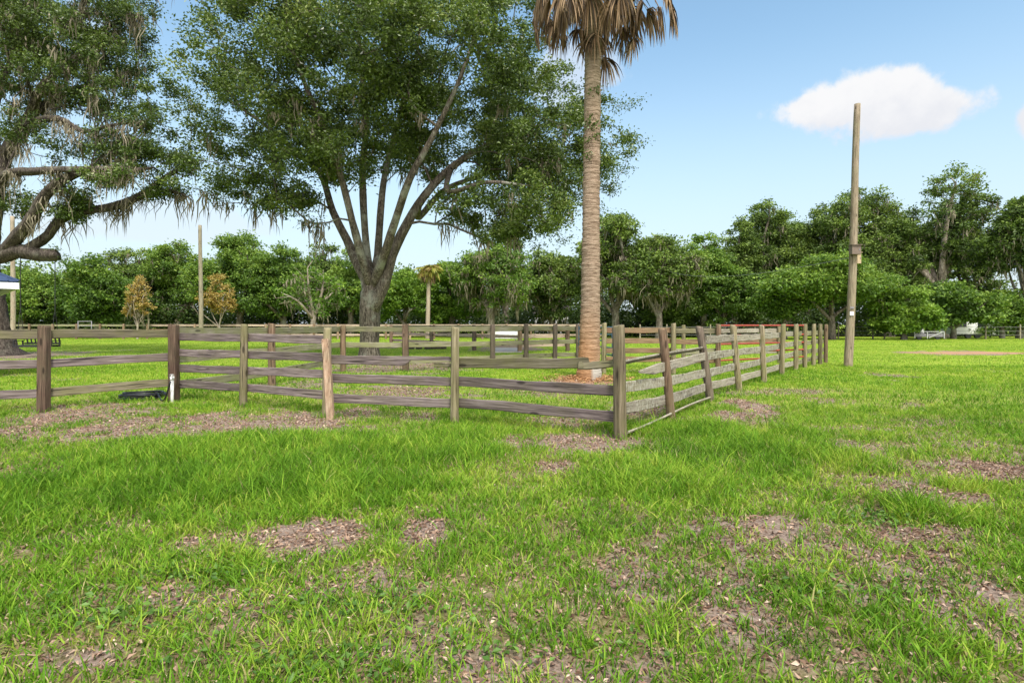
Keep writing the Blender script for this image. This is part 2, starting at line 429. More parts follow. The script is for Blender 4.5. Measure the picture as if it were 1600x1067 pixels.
def groundmat():
    m, nt, out = newmat('ground')
    geo = N(nt, 'ShaderNodeNewGeometry'); P = geo.outputs['Position']
    at_ = N(nt, 'ShaderNodeAttribute', attribute_name='bare')
    sand = N(nt, 'ShaderNodeAttribute', attribute_name='sand')
    n1 = noise(nt, P, 9, 8, .75); n2 = noise(nt, P, 45, 4, .7); n3 = noise(nt, P, .25, 5, .6); n4 = noise(nt, P, 2.0, 6, .7)
    dirt = ramp(nt, [(.30, (.055, .04, .032)), (.5, (.165, .125, .102)), (.70, (.36, .305, .26))], n1.outputs['Fac']).outputs[0]
    lit = ramp(nt, [(.35, (.10, .066, .048)), (.5, (.25, .18, .14)), (.65, (.42, .33, .27))], n2.outputs['Fac']).outputs[0]
    dirt = mixc(nt, .5, dirt, lit)
    dirt = mixc(nt, sand.outputs['Fac'], dirt, (.36, .21, .125))
    gr = ramp(nt, [(.3, (.10, .17, .014)), (.5, (.19, .28, .025)), (.7, (.29, .34, .06))], n4.outputs['Fac']).outputs[0]
    g2 = ramp(nt, [(.35, (.16, .26, .016)), (.6, (.27, .34, .035)), (.75, (.38, .37, .10))], n3.outputs['Fac']).outputs[0]
    gr = mixc(nt, .5, gr, g2)
    th = mixc(nt, .80, gr, mixc(nt, 1, lit, (.62, .58, .52), 'MULTIPLY'))
    sp = N(nt, 'ShaderNodeSeparateXYZ'); nt.links.new(P, sp.inputs[0])
    far = N(nt, 'ShaderNodeMapRange'); nt.links.new(sp.outputs[1], far.inputs[0]); far.inputs[1].default_value = 6; far.inputs[2].default_value = 15
    gr = mixc(nt, far.outputs[0], th, gr)
    ad = N(nt, 'ShaderNodeMath', operation='MULTIPLY_ADD'); nt.links.new(n1.outputs['Fac'], ad.inputs[0]); ad.inputs[1].default_value = .5
    sb = N(nt, 'ShaderNodeMath', operation='SUBTRACT'); nt.links.new(at_.outputs['Fac'], sb.inputs[0]); sb.inputs[1].default_value = .25
    nt.links.new(sb.outputs[0], ad.inputs[2])
    fac = ramp(nt, [(.22, (0, 0, 0)), (.5, (1, 1, 1))], ad.outputs[0]).outputs[0]
    c = mixc(nt, fac, gr, dirt)
    p = N(nt, 'ShaderNodeBsdfPrincipled'); p.inputs['Roughness'].default_value = .95; p.inputs['Specular IOR Level'].default_value = .1
    nt.links.new(c, p.inputs['Base Color'])
    b = N(nt, 'ShaderNodeBump'); b.inputs['Strength'].default_value = .7; b.inputs['Distance'].default_value = .03
    nt.links.new(n1.outputs['Fac'], b.inputs['Height']); nt.links.new(b.outputs[0], p.inputs['Normal'])
    nt.links.new(p.outputs[0], out.inputs[0])
    return m


def N_mult(nt, a, k):
    m = N(nt, 'ShaderNodeMath', operation='MULTIPLY'); nt.links.new(a, m.inputs[0]); m.inputs[1].default_value = k
    return m.outputs[0]


gme = raw_mesh('ground', np.stack([GX, GY, GZ], -1).reshape(-1, 3), [q], groundmat(), True)
ab = gme.attributes.new('bare', 'FLOAT', 'POINT'); ab.data.foreach_set('value', bare(GX.ravel(), GY.ravel()).astype(np.float32))
sd = np.zeros(nx * ny); xx, yy = GX.ravel(), GY.ravel()
for px, d, rx, ry in [(1530, 29, 4.2, 1.6), (920, 14.8, 1.0, .8)]:
    sd = np.maximum(sd, 1 - sstep(.5, 1.3, np.hypot((xx - (px - 800) / F * d) / rx, (yy - d) / ry)))
sa_ = gme.attributes.new('sand', 'FLOAT', 'POINT'); sa_.data.foreach_set('value', sd.astype(np.float32))
ground = mobj('ground', gme); tag(ground, kind='structure')


# ------------------------------------------------------------------ grass
def frustum_pts(n, d0, d1, k=1.0, m=1.5):
    d = np.sqrt(rng.uniform(d0 * d0, d1 * d1, n))
    x = rng.uniform(-1, 1, n) * (k * d + m)
    return x, d


def blades(x, y, h, w, seg, tone, lean):
    n = len(x)
    az = rng.uniform(0, 2 * np.pi, n); la = rng.uniform(0, 2 * np.pi, n)
    dirx, diry = np.cos(la), np.sin(la)
    sx, sy = np.cos(az), np.sin(az)
    z0 = zg(x, y) - .004
    rows = []
    for k in range(seg):
        t = k / seg
        wk = w * (1 - .45 * t) * (.75 if k == 0 else 1)
        cx = x + dirx * h * lean * t ** 1.6; cy = y + diry * h * lean * t ** 1.6
        cz = z0 + h * (t - .32 * lean * t * t)
        rows += [np.stack([cx - sx * wk / 2, cy - sy * wk / 2, cz], -1), np.stack([cx + sx * wk / 2, cy + sy * wk / 2, cz], -1)]
    rows.append(np.stack([x + dirx * h * lean, y + diry * h * lean, z0 + h * (1 - .34 * lean)], -1))
    V = np.stack(rows, 1); nv = 2 * seg + 1
    b = np.arange(n)[:, None] * nv
    quads = [b + np.array([[2 * k, 2 * k + 1, 2 * k + 3, 2 * k + 2]]) for k in range(seg - 1)]
    tri = b + np.array([[2 * seg - 2, 2 * seg - 1, 2 * seg]])
    return V.reshape(-1, 3), quads, tri, tone


def grass_zone(mb, ntuft, per, d0, d1, seg, wmin, wmax, spread):
    x, y = frustum_pts(ntuft, d0, d1)
    bz = bare(x, y)
    clump = fbm(x * 3.2, y * 3.2, 91, 3)
    keep = rng.uniform(0, 1, ntuft) < np.clip((1 - bz * 1.02) * (.12 + 1.6 * clump + .8 * lush(x, y)), 0, 1)
    keep &= rng.uniform(0, 1, ntuft) < np.clip(.88 + .12 * (y - 3.5) / 3 + .3 * lush(x, y), .86, 1)
    keep |= (rng.uniform(0, 1, ntuft) < .05)
    x, y, bz = x[keep], y[keep], bz[keep]
    L = lush(x, y)
    n = len(x)
    ht = (.055 + .045 * rng.uniform(0, 1, n) + .075 * L) * (1 - .35 * bz) * (.75 + .6 * fbm(x * 1.1, y * 1.1, 61, 3))
    ht *= np.clip(1.0 - (y - 12) / 60, .6, 1)
    tone0 = .44 + .5 * (fbm(x * .6, y * .6, 71, 3) - .5) + .4 * (vnoise(x * 4.5, y * 4.5, 73) - .5) + .10 * sstep(8, 24, y) - .07 * L + rng.normal(0, .06, n) + .12 * sstep(.55, .75, fbm(x * .33 + 3, y * .33, 72, 3)) * (1 - L)
    rep = np.repeat(np.arange(n), per)
    m = len(rep)
    bx = x[rep] + rng.normal(0, spread, m); by = y[rep] + rng.normal(0, spread, m)
    h = ht[rep] * rng.uniform(.5, 1.35, m)
    long = rng.uniform(0, 1, m) < .06
    h = np.where(long, h * 1.6, h)
    w = rng.uniform(wmin, wmax, m)
    tone = np.clip(tone0[rep] + rng.normal(0, .16, m), 0, .86)
    dead = rng.uniform(0, 1, m) < (.08 + .14 * bz[rep] + .10 * sstep(.5, .7, fbm(x * .8, y * .8, 79, 3))[rep] * (1 - L[rep]))
    tone = np.where(dead, rng.uniform(.9, 1, m), tone)
    lean = rng.uniform(.2, 1.1, m) * np.where(dead, 1.2, 1)
    h = np.where(dead, h * .7, h)
    V, qs, tri, t = blades(bx, by, h, w, seg, tone, lean)
    mb.add(V, *qs, tri, tone=t)


gm = MB()
grass_zone(gm, 31000, 6, 1.9, 5.2, 3, .0045, .0105, .022)
grass_zone(gm, 46000, 5, 5.2, 10, 2, .006, .012, .03)
grass_zone(gm, 60000, 4, 10, 20, 2, .009, .017, .05)
grass_zone(gm, 70000, 3, 20, 38, 1, .018, .035, .1)
grass_zone(gm, 60000, 3, 38, 62, 1, .03, .07, .18)
for px_, py_ in [(970, 683), (710, 660), (510, 650), (520, 652), (380, 636), (272, 628), (68, 643), (1049, 654), (1110, 626), (1155, 609), (1194, 597), (1222, 586), (1243, 578), (1325, 573), (1325, 573), (905, 592), (935, 592)]:
    g_ = gd(px_, py_); k_ = 70
    a_ = rng.uniform(0, 2 * np.pi, k_); r_ = rng.uniform(.07, .22, k_) * (1.6 if px_ == 1325 else 1)
    V, qs, tri, t = blades(g_[0] + np.cos(a_) * r_, g_[1] + np.sin(a_) * r_, rng.uniform(.05, .19, k_), rng.uniform(.006, .012, k_), 2, np.clip(rng.normal(.4, .15, k_), 0, 1), rng.uniform(.2, 1, k_))
    gm.add(V, *qs, tri, tone=t)
g = gm.build('grass', M['grass']); tag(g, 'bright green pasture grass growing in tufts over the whole field', 'grass', kind='stuff')


# weeds: small broad leaves low on the ground
def leafcards(c, size, aspect, dirs, nrm, droop=.25):
    n = len(c)
    d = dirs / (np.linalg.norm(dirs, axis=1)[:, None] + 1e-9)
    s = np.cross(d, nrm); s /= np.linalg.norm(s, axis=1)[:, None] + 1e-9
    up = np.cross(s, d)
    L = size[:, None]
    a = c; tip = c + d * L - up * L * droop * .5
    mid = c + d * L * .48 + up * L * .06
    V = np.stack([a, mid + s * L * aspect * .5, tip, mid - s * L * aspect * .5], 1).reshape(-1, 3)
    q = np.arange(n)[:, None] * 4 + np.array([[0, 1, 2, 3]])
    return V, q


def rdir(n, zbias=0.0, zs=1.0):
    d = rng.normal(0, 1, (n, 3)); d[:, 2] = d[:, 2] * zs + zbias
    return d / (np.linalg.norm(d, axis=1)[:, None] + 1e-9)


wb = MB()
wx, wy = [], []
for px, py, w, hh in [(185, 970, 130, 22), (560, 955, 120, 16), (770, 1010, 200, 30), (300, 905, 90, 14), (960, 660, 60, 5), (1385, 815, 50, 10), (500, 1045, 170, 20), (840, 650, 100, 5), (200, 655, 90, 6), (1280, 930, 160, 20)]:
    k = 200
    ppx = rng.normal(px, w / 1.3, k); ppy = rng.normal(py, hh / 1.2, k)
    ppy = np.maximum(ppy, 560)
    d = CAM_Z * F / (ppy - HOR); wx.append((ppx - 800) / F * d); wy.append(d)
wx = np.concatenate(wx); wy = np.concatenate(wy); n = len(wx)
V, qd = leafcards(np.stack([wx, wy, zg(wx, wy) + rng.uniform(.01, .05, n)], -1), rng.uniform(.025, .05, n), .6, rdir(n, .2, .4), rdir(n, 1.6))
wb.add(V, qd, tone=rng.uniform(0, 1, n))
o = wb.build('weeds', M['weed']); tag(o, 'dark green broad-leaved weeds creeping between the grass tufts', 'weeds', kind='stuff')

# leaf litter
lb = MB()
for d0, d1, nn, smin, smax in [(1.9, 6, 110000, .016, .042), (6, 13, 130000, .022, .05), (13, 24, 30000, .045, .08)]:
    x, y = frustum_pts(nn, d0, d1)
    bz = bare(x, y)
    pr = np.clip(bz * 1.0 + .30 * np.clip((8 - y) / 3, .04, 1) * (1 - .8 * lush(x, y)), 0, 1) * sstep(.30, .58, fbm(x * 2.7, y * 2.7, 101, 3) + .12)
    k = rng.uniform(0, 1, nn) < pr
    x, y = x[k], y[k]; n = len(x)
    c = np.stack([x, y, zg(x, y) + rng.uniform(.004, .016, n)], -1)
    V, qd = leafcards(c, rng.uniform(smin, smax, n), rng.uniform(.25, .65, n)[:, None], rdir(n, .08, .4), rdir(n, 1.5), droop=.7)
    tn = np.clip(rng.normal(.43, .27, n) + .25 * (fbm(x * .8, y * .8, 111, 2) - .5), 0, 1)
    lb.add(V, qd, tone=tn)
x, y = frustum_pts(900, 1.9, 9); k = rng.uniform(0, 1, 900) < .15 + .8 * bare(x, y); x, y = x[k], y[k]
for i in range(len(x)):
    a_ = rng.uniform(0, 6.3); L_ = rng.uniform(.05, .22); z_ = float(zg(x[i:i + 1], y[i:i + 1])[0]) + .012
    lb.tube([(x[i], y[i], z_), (x[i] + math.cos(a_) * L_ * .5 + .01, y[i] + math.sin(a_) * L_ * .5, z_ + .012), (x[i] + math.cos(a_) * L_, y[i] + math.sin(a_) * L_, z_)], rng.uniform(.0015, .0045), 4, tone=float(rng.uniform(0, .6)))
o = lb.build('leaf_litter', M['litter']); tag(o, 'dry brown oak leaves lying on the bare patches of soil', 'leaf litter', kind='stuff')

pb = MB()
n = 1100
a = rng.uniform(0, 2 * np.pi, n); r = np.abs(rng.normal(0, .5, n)) + .22
c = np.stack([2.05 + np.cos(a) * r * 1.25, 15.0 + np.sin(a) * r * .9, rng.uniform(.0, .05, n)], -1); c[:, 2] += zg(c[:, 0], c[:, 1]) + .005 + .03 * np.exp(-r * r * 1.4)
V, qd = leafcards(c, rng.uniform(.06, .16, n), .22, rdir(n, .05, .3), rdir(n, 2))
pb.add(V, qd, tone=rng.uniform(0, 1, n))
o = pb.build('palm_litter', M['palm_needle']); tag(o, 'orange brown palm debris heaped round the foot of the palm trunk', 'palm litter', kind='stuff')


# ------------------------------------------------------------------ trees
class Skel:
    def __init__(s):
        s.p = []; s.par = []; s.gr = []; s.len = []

    def add(s, p, par, gr=0.0):
        s.p.append(np.asarray(p, float)); s.par.append(par); s.gr.append(gr)
        s.len.append(0 if par < 0 else s.len[par] + np.linalg.norm(s.p[-1] - s.p[par]))
        return len(s.p) - 1

    def limb(s, start, pts, radii, step=.5):
        """smooth polyline from node `start` (-1: new) through pts"""
        P = [s.p[start]] if start >= 0 else []
        P = np.array(P + [np.asarray(q, float) for q in pts])
        m = len(P)
        rad = np.interp(np.linspace(0, 1, m), np.linspace(0, 1, len(radii)), radii)
        cur = start; out = []
        if start < 0: cur = s.add(P[0], -1, rad[0]); out.append(cur)
        for k in range(m - 1):
            p0 = P[max(k - 1, 0)]; p1 = P[k]; p2 = P[k + 1]; p3 = P[min(k + 2, m - 1)]
            L = np.linalg.norm(p2 - p1); ns = max(2, int(L / step))
            for j in range(1, ns + 1):
                t = j / ns
                c = .5 * ((2 * p1) + (-p0 + p2) * t + (2 * p0 - 5 * p1 + 4 * p2 - p3) * t * t + (-p0 + 3 * p1 - 3 * p2 + p3) * t ** 3)
                cur = s.add(c, cur, rad[k] * (1 - t) + rad[k + 1] * t); out.append(cur)
        return out

    def nearest(s, p):
        A = np.array(s.p); return int(np.argmin(((A - p) ** 2).sum(1)))

    def reach(s, puffs, step=.6, alpha=.35, jitter=.08, rise=.15, zmin=None):
        root = s.p[0]
        order = np.argsort(np.linalg.norm(puffs - np.array(root), axis=1))
        cap = len(s.p) + len(puffs) * 30
        A = np.empty((cap, 3)); Ln = np.empty(cap); n0 = len(s.p)
        A[:n0] = np.array(s.p); Ln[:n0] = np.array(s.len)
        ok = np.zeros(cap, bool)
        ok[:n0] = True if zmin is None else A[:n0, 2] >= zmin
        for k in order:
            p = puffs[k]; n = len(s.p)
            dv = p - A[:n]; D = np.sqrt((dv ** 2).sum(1))
            cost = D + alpha * Ln[:n] + np.where(dv[:, 2] < -.3, .6 * -dv[:, 2], 0) + np.where(ok[:n], 0, 1e6)
            j = int(np.argmin(cost)); L = D[j]
            ns = max(1, min(24, int(L / step)))
            a = A[j].copy(); cur = j
            sag = np.array([0, 0, rise * L])
            for i in range(1, ns + 1):
                t = i / ns
                c = a + (p - a) * t + sag * 4 * t * (1 - t) * .5 + (rng.normal(0, jitter * step, 3) if i < ns else 0)
                cur = s.add(c, cur); A[cur] = c; Ln[cur] = s.len[cur]; ok[cur] = True

    def mesh(s, mb, tip=.012, expo=2.3, gscale=1.0, nz=.12, rmin=0.0):
        n = len(s.p); r = np.zeros(n); ch = [[] for _ in range(n)]
        acc = np.zeros(n)
        for k in range(n - 1, -1, -1):
            r[k] = tip if acc[k] == 0 else acc[k] ** (1 / expo)
            if s.gr[k] > 0: r[k] = s.gr[k]
            if s.par[k] >= 0:
                acc[s.par[k]] += min(r[k], 1e9) ** expo if s.gr[k] == 0 else r[k] ** expo; ch[s.par[k]].append(k)
        done = [0]; stack = [(0, None)]
        while stack:
            k, pre = stack.pop()
            chain = ([pre] if pre is not None else []) + [k]
            while ch[k]:
                c = sorted(ch[k], key=lambda q: -r[q])
                for q in c[1:]: stack.append((q, k))
                k = c[0]; chain.append(k)
            P = np.array([s.p[i] for i in chain]); rr = np.array([r[i] for i in chain])
            if pre is not None: rr[0] = min(rr[0], rr[1] * 1.25)
            if rr.max() < rmin: continue
            m = rr.max()
            sides = 16 if m > .3 else 10 if m > .12 else 7 if m > .05 else 4
            mb.tube(P, rr, sides, cap=m > .1, noise=nz if m > .05 else 0, seed=len(chain))
        return r


def puffs_in(lobes, n, shell=.45, gap=.0, seed=0):
    """lobes: list of (centre, radii, weight)"""
    w = np.array([l[2] for l in lobes], float); w /= w.sum()
    pk = rng.choice(len(lobes), n, p=w)
    d = rdir(n); u = shell + (1 - shell) * rng.uniform(0, 1, n) ** .5
    C = np.array([l[0] for l in lobes])[pk]; Rr = np.array([l[1] for l in lobes])[pk]
    return C + d * Rr * u[:, None], pk


def foliage(mb, puffs, r, per, size, tone, flat=.62, aspect=.55, tb=.12):
    n = len(puffs); k = np.repeat(np.arange(n), per); m = len(k)
    rr = np.broadcast_to(r, (n,))[k]
    off = rng.normal(0, .48, (m, 3)); off[:, 2] *= flat
    c = puffs[k] + off * rr[:, None]
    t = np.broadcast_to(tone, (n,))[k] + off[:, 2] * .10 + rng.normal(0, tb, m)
    V, qd = leafcards(c, rng.uniform(.65, 1.3, m) * size, aspect, rdir(m, -.1, .7) + off * .5, rdir(m, .9))
    mb.add(V, qd, tone=np.clip(t, 0, 1))


def moss_strands(mb, pts, per, lmin, lmax, width, spread=.2):
    n = len(pts); k = np.repeat(np.arange(n), per); m = len(k)
    base_len = rng.uniform(lmin, lmax, n)[k]
    c = pts[k] + rng.normal(0, spread, (m, 3)) * np.array([1, 1, .25])
    offc = c - pts[k]; rad_ = np.hypot(offc[:, 0], offc[:, 1]) / max(spread, 1e-3)
    L = base_len * rng.uniform(.5, 1.15, m) * np.clip(1.15 - .5 * rad_, .15, 1)
    az = rng.uniform(0, np.pi, m); sx, sy = np.cos(az), np.sin(az)
    w = width * rng.uniform(.6, 1.5, m)
    rows = []
    wob = rng.normal(0, .10, (m, 2, 2))
    for t, wf, wi in [(0, .7, None), (.35, 1.0, 0), (.7, .7, 1)]:
        cx = c[:, 0] + (0 if wi is None else wob[:, wi, 0] * L); cy = c[:, 1] + (0 if wi is None else wob[:, wi, 1] * L); cz = c[:, 2] - L * t
        rows += [np.stack([cx - sx * w * wf / 2, cy - sy * w * wf / 2, cz], -1), np.stack([cx + sx * w * wf / 2, cy + sy * w * wf / 2, cz], -1)]
    rows.append(np.stack([c[:, 0] + wob[:, 1, 0] * L * 1.3, c[:, 1] + wob[:, 1, 1] * L * 1.3, c[:, 2] - L], -1))
    V = np.stack(rows, 1).reshape(-1, 3); b = np.arange(m)[:, None] * 7
    tn = np.clip(rng.normal(.5, .18, m), 0, 1)
    mb.add(V, b + np.array([[0, 1, 3, 2]]), b + np.array([[2, 3, 5, 4]]), b + np.array([[4, 5, 6]]), tone=tn)


def lobe_px(px, py, rx, ry, d, rd, w):
    return (at(px, py, d), np.array([rx * d / F, rd, ry * d / F]), w)


# ---- the big oak in the middle
D = 25.8
oak = thing('oak_tree', (at(578, 557, D)[0], D, 0), 'large live oak with several upright grey stems behind the board pen', 'tree')
sk = Skel()
def A(px, py, dd=0.0): return at(px, py, D + dd)
tr = sk.limb(-1, [A(577, 566), A(578, 545), A(578, 520), A(578, 480), A(580, 450)], [.58, .45, .43, .46, .42], .25)
top = tr[-1]; forkr = tr[-5]
sk.limb(top, [A(560, 415, .3), A(542, 375, .6), A(520, 330, 1), A(500, 270, 1.5), A(460, 235, 2), A(400, 185, 2.5), A(345, 150, 3)], [.30, .24, .22, .19, .16, .13, .10, .06])
sk.limb(top, [A(566, 405, -.8), A(550, 345, -1.5), A(535, 285, -2), A(512, 215, -3), A(480, 140, -4), A(450, 60, -4.5)], [.28, .22, .19, .17, .14, .10, .05])
sk.limb(top, [A(574, 400, .6), A(569, 340, .8), A(567, 270, 1), A(572, 190, 1), A(562, 90, .5), A(560, 0, 0)], [.28, .22, .20, .18, .16, .11, .06])
sk.limb(top, [A(590, 400, .9), A(594, 340, 1.4), A(602, 270, 2), A(622, 190, 2.5), A(650, 90, 3), A(660, 0, 3)], [.28, .22, .20, .17, .14, .10, .05])
sk.limb(top, [A(598, 405, -1), A(618, 345, -2), A(640, 280, -3), A(675, 215, -3.5), A(720, 120, -4), A(750, 30, -4)], [.28, .22, .19, .17, .13, .09, .05])
rs = sk.limb(forkr, [A(600, 445, -.3), A(612, 400, -.4), A(636, 350, -.5), A(664, 305, -.5), A(705, 262, -.3), A(765, 225, .3), A(830, 200, 1), A(900, 190, 1.5)], [.40, .32, .28, .25, .21, .18, .15, .11, .06])
sk.limb(rs[len(rs) // 3], [A(655, 340, 1.5), A(690, 300, 2.2), A(730, 282, 3), A(800, 262, 3.5), A(870, 262, 4)], [.2, .17, .15, .13, .09, .05])
sk.limb(rs[len(rs) // 2], [A(700, 300, -2.5), A(760, 285, -3.5), A(820, 290, -4)], [.16, .12, .09, .05])
lobes = [lobe_px(350, 195, 100, 100, D + .5, 5, 1.4), lobe_px(370, 265, 80, 50, D, 4.5, .6), lobe_px(460, 110, 120, 140, D, 6, 2.0), lobe_px(600, 40, 160, 150, D, 7, 2.4),
         lobe_px(735, 100, 130, 140, D, 6.5, 2.0), lobe_px(835, 190, 95, 115, D + 1, 5, 2.2), lobe_px(800, 275, 85, 75, D, 4.5, 1.0), lobe_px(770, 325, 85, 48, D - 1, 3.5, .75),
         lobe_px(920, 235, 68, 80, D + 2, 2.5, .75), lobe_px(865, 300, 50, 70, D, 2.5, .5), lobe_px(535, 236, 70, 45, D - 2.5, 2.5, .7), lobe_px(690, 240, 70, 45, D + 1, 2.5, .7), lobe_px(610, 235, 60, 35, D + 3, 2.5, .4), lobe_px(430, 295, 55, 28, D - 1, 2, .3), lobe_px(820, 345, 55, 35, D - 1, 2, .35), lobe_px(855, 320, 28, 55, D, 2.5, .2), lobe_px(600, -110, 260, 120, D, 7.5, 1.8), lobe_px(430, 0, 115, 110, D, 6, 1.1), lobe_px(790, 0, 90, 110, D, 5, .8),
         lobe_px(470, 215, 60, 75, D - 2, 3, .5), lobe_px(560, 200, 70, 60, D + 2, 4, .35), lobe_px(660, 190, 70, 60, D - 1, 4, .45), lobe_px(310, 245, 48, 60, D, 3, .35)]
lobes += [lobe_px(420, 60, 110, 100, D - 5, 3, .8), lobe_px(560, 70, 110, 90, D - 5.5, 3, .8), lobe_px(700, 60, 110, 90, D - 5, 3, .8), lobe_px(610, 150, 70, 40, D - 4, 2, .5), lobe_px(800, 240, 70, 40, D + 3.5, 2, .5)]
pf, pk = puffs_in(lobes, 1560, .35)
pf = pf[pf[:, 2] > 5.0]
extra = np.array([A(x, y, dd) for x, y, dd in [(970, 168, 2), (990, 160, 2), (985, 215, 2.5), (960, 225, 2), (955, 290, 2), (940, 330, 1.5), (880, 375, 0), (860, 360, 0), (865, 330, 0), (755, 375, -1), (700, 350, -1), (800, 355, -1),
                                                 (430, 325, 0), (395, 320, 1), (350, 318, 0), (470, 305, 0), (325, 300, .5), (480, 345, -1), (495, 350, -1), (720, 330, 1), (840, 385, 0), (1000, 222, 2.5), (975, 265, 2)]])
sk.gr = [g_ * (.86 if k_ > 14 else 1) for k_, g_ in enumerate(sk.gr)]
lobe_gap = fbm(pf[:, 0] * .42 + 3, pf[:, 2] * .42 + pf[:, 1] * .12, 19, 3)
pf = pf[(lobe_gap > .40) | (rng.uniform(0, 1, len(pf)) < .25)]
hasc = set(sk.par); endn = np.array([sk.p[i_] for i_ in range(len(sk.p)) if i_ not in hasc and sk.p[i_][2] > 6])
pf = np.vstack([pf] + [endn + rng.normal(0, .45, endn.shape) for _ in range(4)])
sk.reach(np.vstack([pf, extra]), .55, .22, .13, .10, zmin=5.5)
tb = MB(); sk.mesh(tb, .011, 2.25, nz=.16)
tb.build('trunk', M['oak_bark'], oak, True)
cb = MB()
tn = .42 + .22 * (fbm(pf[:, 0] * .35, pf[:, 2] * .35, 3, 3) - .5) + rng.normal(0, .13, len(pf)) + .06
foliage(cb, pf, rng.uniform(.38, .78, len(pf)), 215, .138, tn, tb=.19)
foliage(cb, extra, .55, 110, .11, .4)
nodes = np.array(sk.p); fine = nodes[(nodes[:, 2] > 6) & (np.array(sk.gr) == 0)]
fs = fine[rng.choice(len(fine), 500)]
foliage(cb, fs, .4, 45, .12, .4)
cb.build('crown', M['oak_leaf'], oak)
mb = MB()
low = fine[(fine[:, 2] < 10.5)]
mp_ = low[rng.choice(len(low), 80)]
moss_strands(mb, mp_, 12, .5, 1.6, .05, .18)
moss_strands(mb, extra[9:20], 26, .7, 1.9, .06, .25)
tag(mb.build('spanish_moss', M['moss'], oak), kind='stuff')

# ---- mossy oak at the left edge
D2 = 27.0
loak = thing('oak_tree', (at(-10, 557, D2)[0], D2, 0), 'mossy live oak at left edge with long low limbs and hanging grey moss', 'tree')
sk = Skel()
def B(px, py, dd=0.0): return at(px, py, D2 + dd)
tr = sk.limb(-1, [B(-4, 566), B(-8, 548), B(-11, 520), B(-14, 470), B(-20, 420), B(-18, 370)], [1.25, .86, .70, .62, .62, .55], .25)
n1 = tr[-4]
la = sk.limb(n1, [B(0, 402, -1), B(28, 392, -1.3), B(60, 398, -1.5), B(84, 399, -1.6), B(91, 398, -1.6)], [.45, .40, .36, .33, .30, .24], .3)
lb_ = sk.limb(la[len(la) * 3 // 5], [B(76, 368, -1.5), B(92, 345, -1.5), B(130, 331, -1.2), B(180, 322, -.8), B(225, 303, -.3), B(262, 275, 0), B(305, 250, .5)], [.27, .27, .25, .22, .2, .17, .13, .07], .4)
sk.limb(lb_[-8], [B(262, 296, -1), B(300, 312, -1.3)], [.09, .07, .03])
lc = sk.limb(la[len(la) // 3], [B(44, 350, -2), B(68, 308, -2.4), B(100, 280, -2.5), B(140, 266, -2.3), B(190, 268, -2), B(240, 262, -2)], [.33, .31, .28, .25, .2, .14, .06], .4)
ld = sk.limb(tr[-1], [B(-8, 300, .5), B(8, 245, 1), B(30, 205, 1.2), B(55, 175, 1.5), B(95, 150, 2), B(150, 130, 2.3), B(205, 125, 2.5)], [.5, .42, .36, .32, .27, .2, .13, .06], .4)
le = sk.limb(ld[len(ld) // 3], [B(40, 196, -.5), B(90, 185, -1), B(130, 205, -1.5), B(180, 195, -2), B(230, 190, -2.3)], [.22, .19, .16, .12, .08, .04], .4)
lf = sk.limb(tr[-1], [B(0, 282, -1.5), B(60, 268, -2.5), B(140, 264, -3), B(200, 262, -3.5)], [.32, .24, .2, .14, .06], .4)
lg = sk.limb(ld[len(ld) // 2], [B(70, 130, 0), B(120, 90, 0), B(165, 45, -.5), B(215, 25, -1)], [.24, .2, .16, .11, .05], .4)
lh = sk.limb(ld[len(ld) // 4], [B(-10, 180, 2), B(20, 90, 3), B(60, 10, 3)], [.3, .24, .15, .06], .4)
li = sk.limb(tr[-1], [B(-60, 320, 1), B(-140, 270, 2), B(-240, 220, 2), B(-330, 210, 3)], [.45, .36, .28, .18, .07], .5)
lj = sk.limb(tr[-1], [B(-50, 250, -2), B(-80, 150, -3), B(-100, 40, -3)], [.45, .34, .24, .1], .5)
lobes2 = [lobe_px(75, 60, 62, 55, D2 + 1, 3, 1.4), lobe_px(160, 35, 55, 38, D2, 3, 1.0), lobe_px(175, 95, 60, 45, D2, 3, 1.1), lobe_px(35, 125, 50, 50, D2 + 1, 3, 1.0), lobe_px(110, 130, 50, 38, D2, 2.5, .8), lobe_px(200, 165, 36, 32, D2, 2.5, .5),
          lobe_px(70, 215, 45, 30, D2, 2.5, .5), lobe_px(180, 232, 55, 28, D2 - 1, 2, .7), lobe_px(250, 250, 40, 28, D2, 1.5, .35), lobe_px(265, 302, 32, 12, D2 - 1, .8, .2), lobe_px(110, 325, 26, 20, D2 - 1.5, .8, .22), lobe_px(15, 320, 22, 30, D2 - 1, 1, .25), lobe_px(25, 40, 25, 40, D2, 2, .35),
          lobe_px(120, -60, 140, 60, D2 + 1, 4, 1.2), lobe_px(215, 15, 20, 30, D2 + 2, 2, .15), lobe_px(-150, 120, 150, 130, D2 + 1, 4, 2.2), lobe_px(-280, 200, 100, 80, D2 + 2, 3, .8), lobe_px(-80, -20, 120, 90, D2, 4, 1.2), lobe_px(150, 290, 60, 15, D2 - 2, 1, .22)]
pf, pk = puffs_in(lobes2, 640, .3)
ends = np.array([sk.p[l_[-1 - j_]] for l_ in (lc, ld, le, lf, lg, lh) for j_ in (0, 2, 4)])
pf = np.vstack([pf, ends + rng.normal(0, .3, ends.shape), ends + rng.normal(0, .5, ends.shape)])
sk.reach(pf, .55, .25, .14, .08, zmin=4.5)
sk.gr = [g_ * (.84 if k_ > 12 else 1) for k_, g_ in enumerate(sk.gr)]
tb = MB(); sk.mesh(tb, .013, 2.3, nz=.34)
tb.build('trunk', M['left_oak_bark'], loak, True)
cb = MB()
tn = .45 + .3 * (fbm(pf[:, 0] * .5, pf[:, 2] * .5, 13, 3) - .5) + rng.normal(0, .10, len(pf))
foliage(cb, pf, rng.uniform(.33, .62, len(pf)), 185, .128, tn, tb=.19)
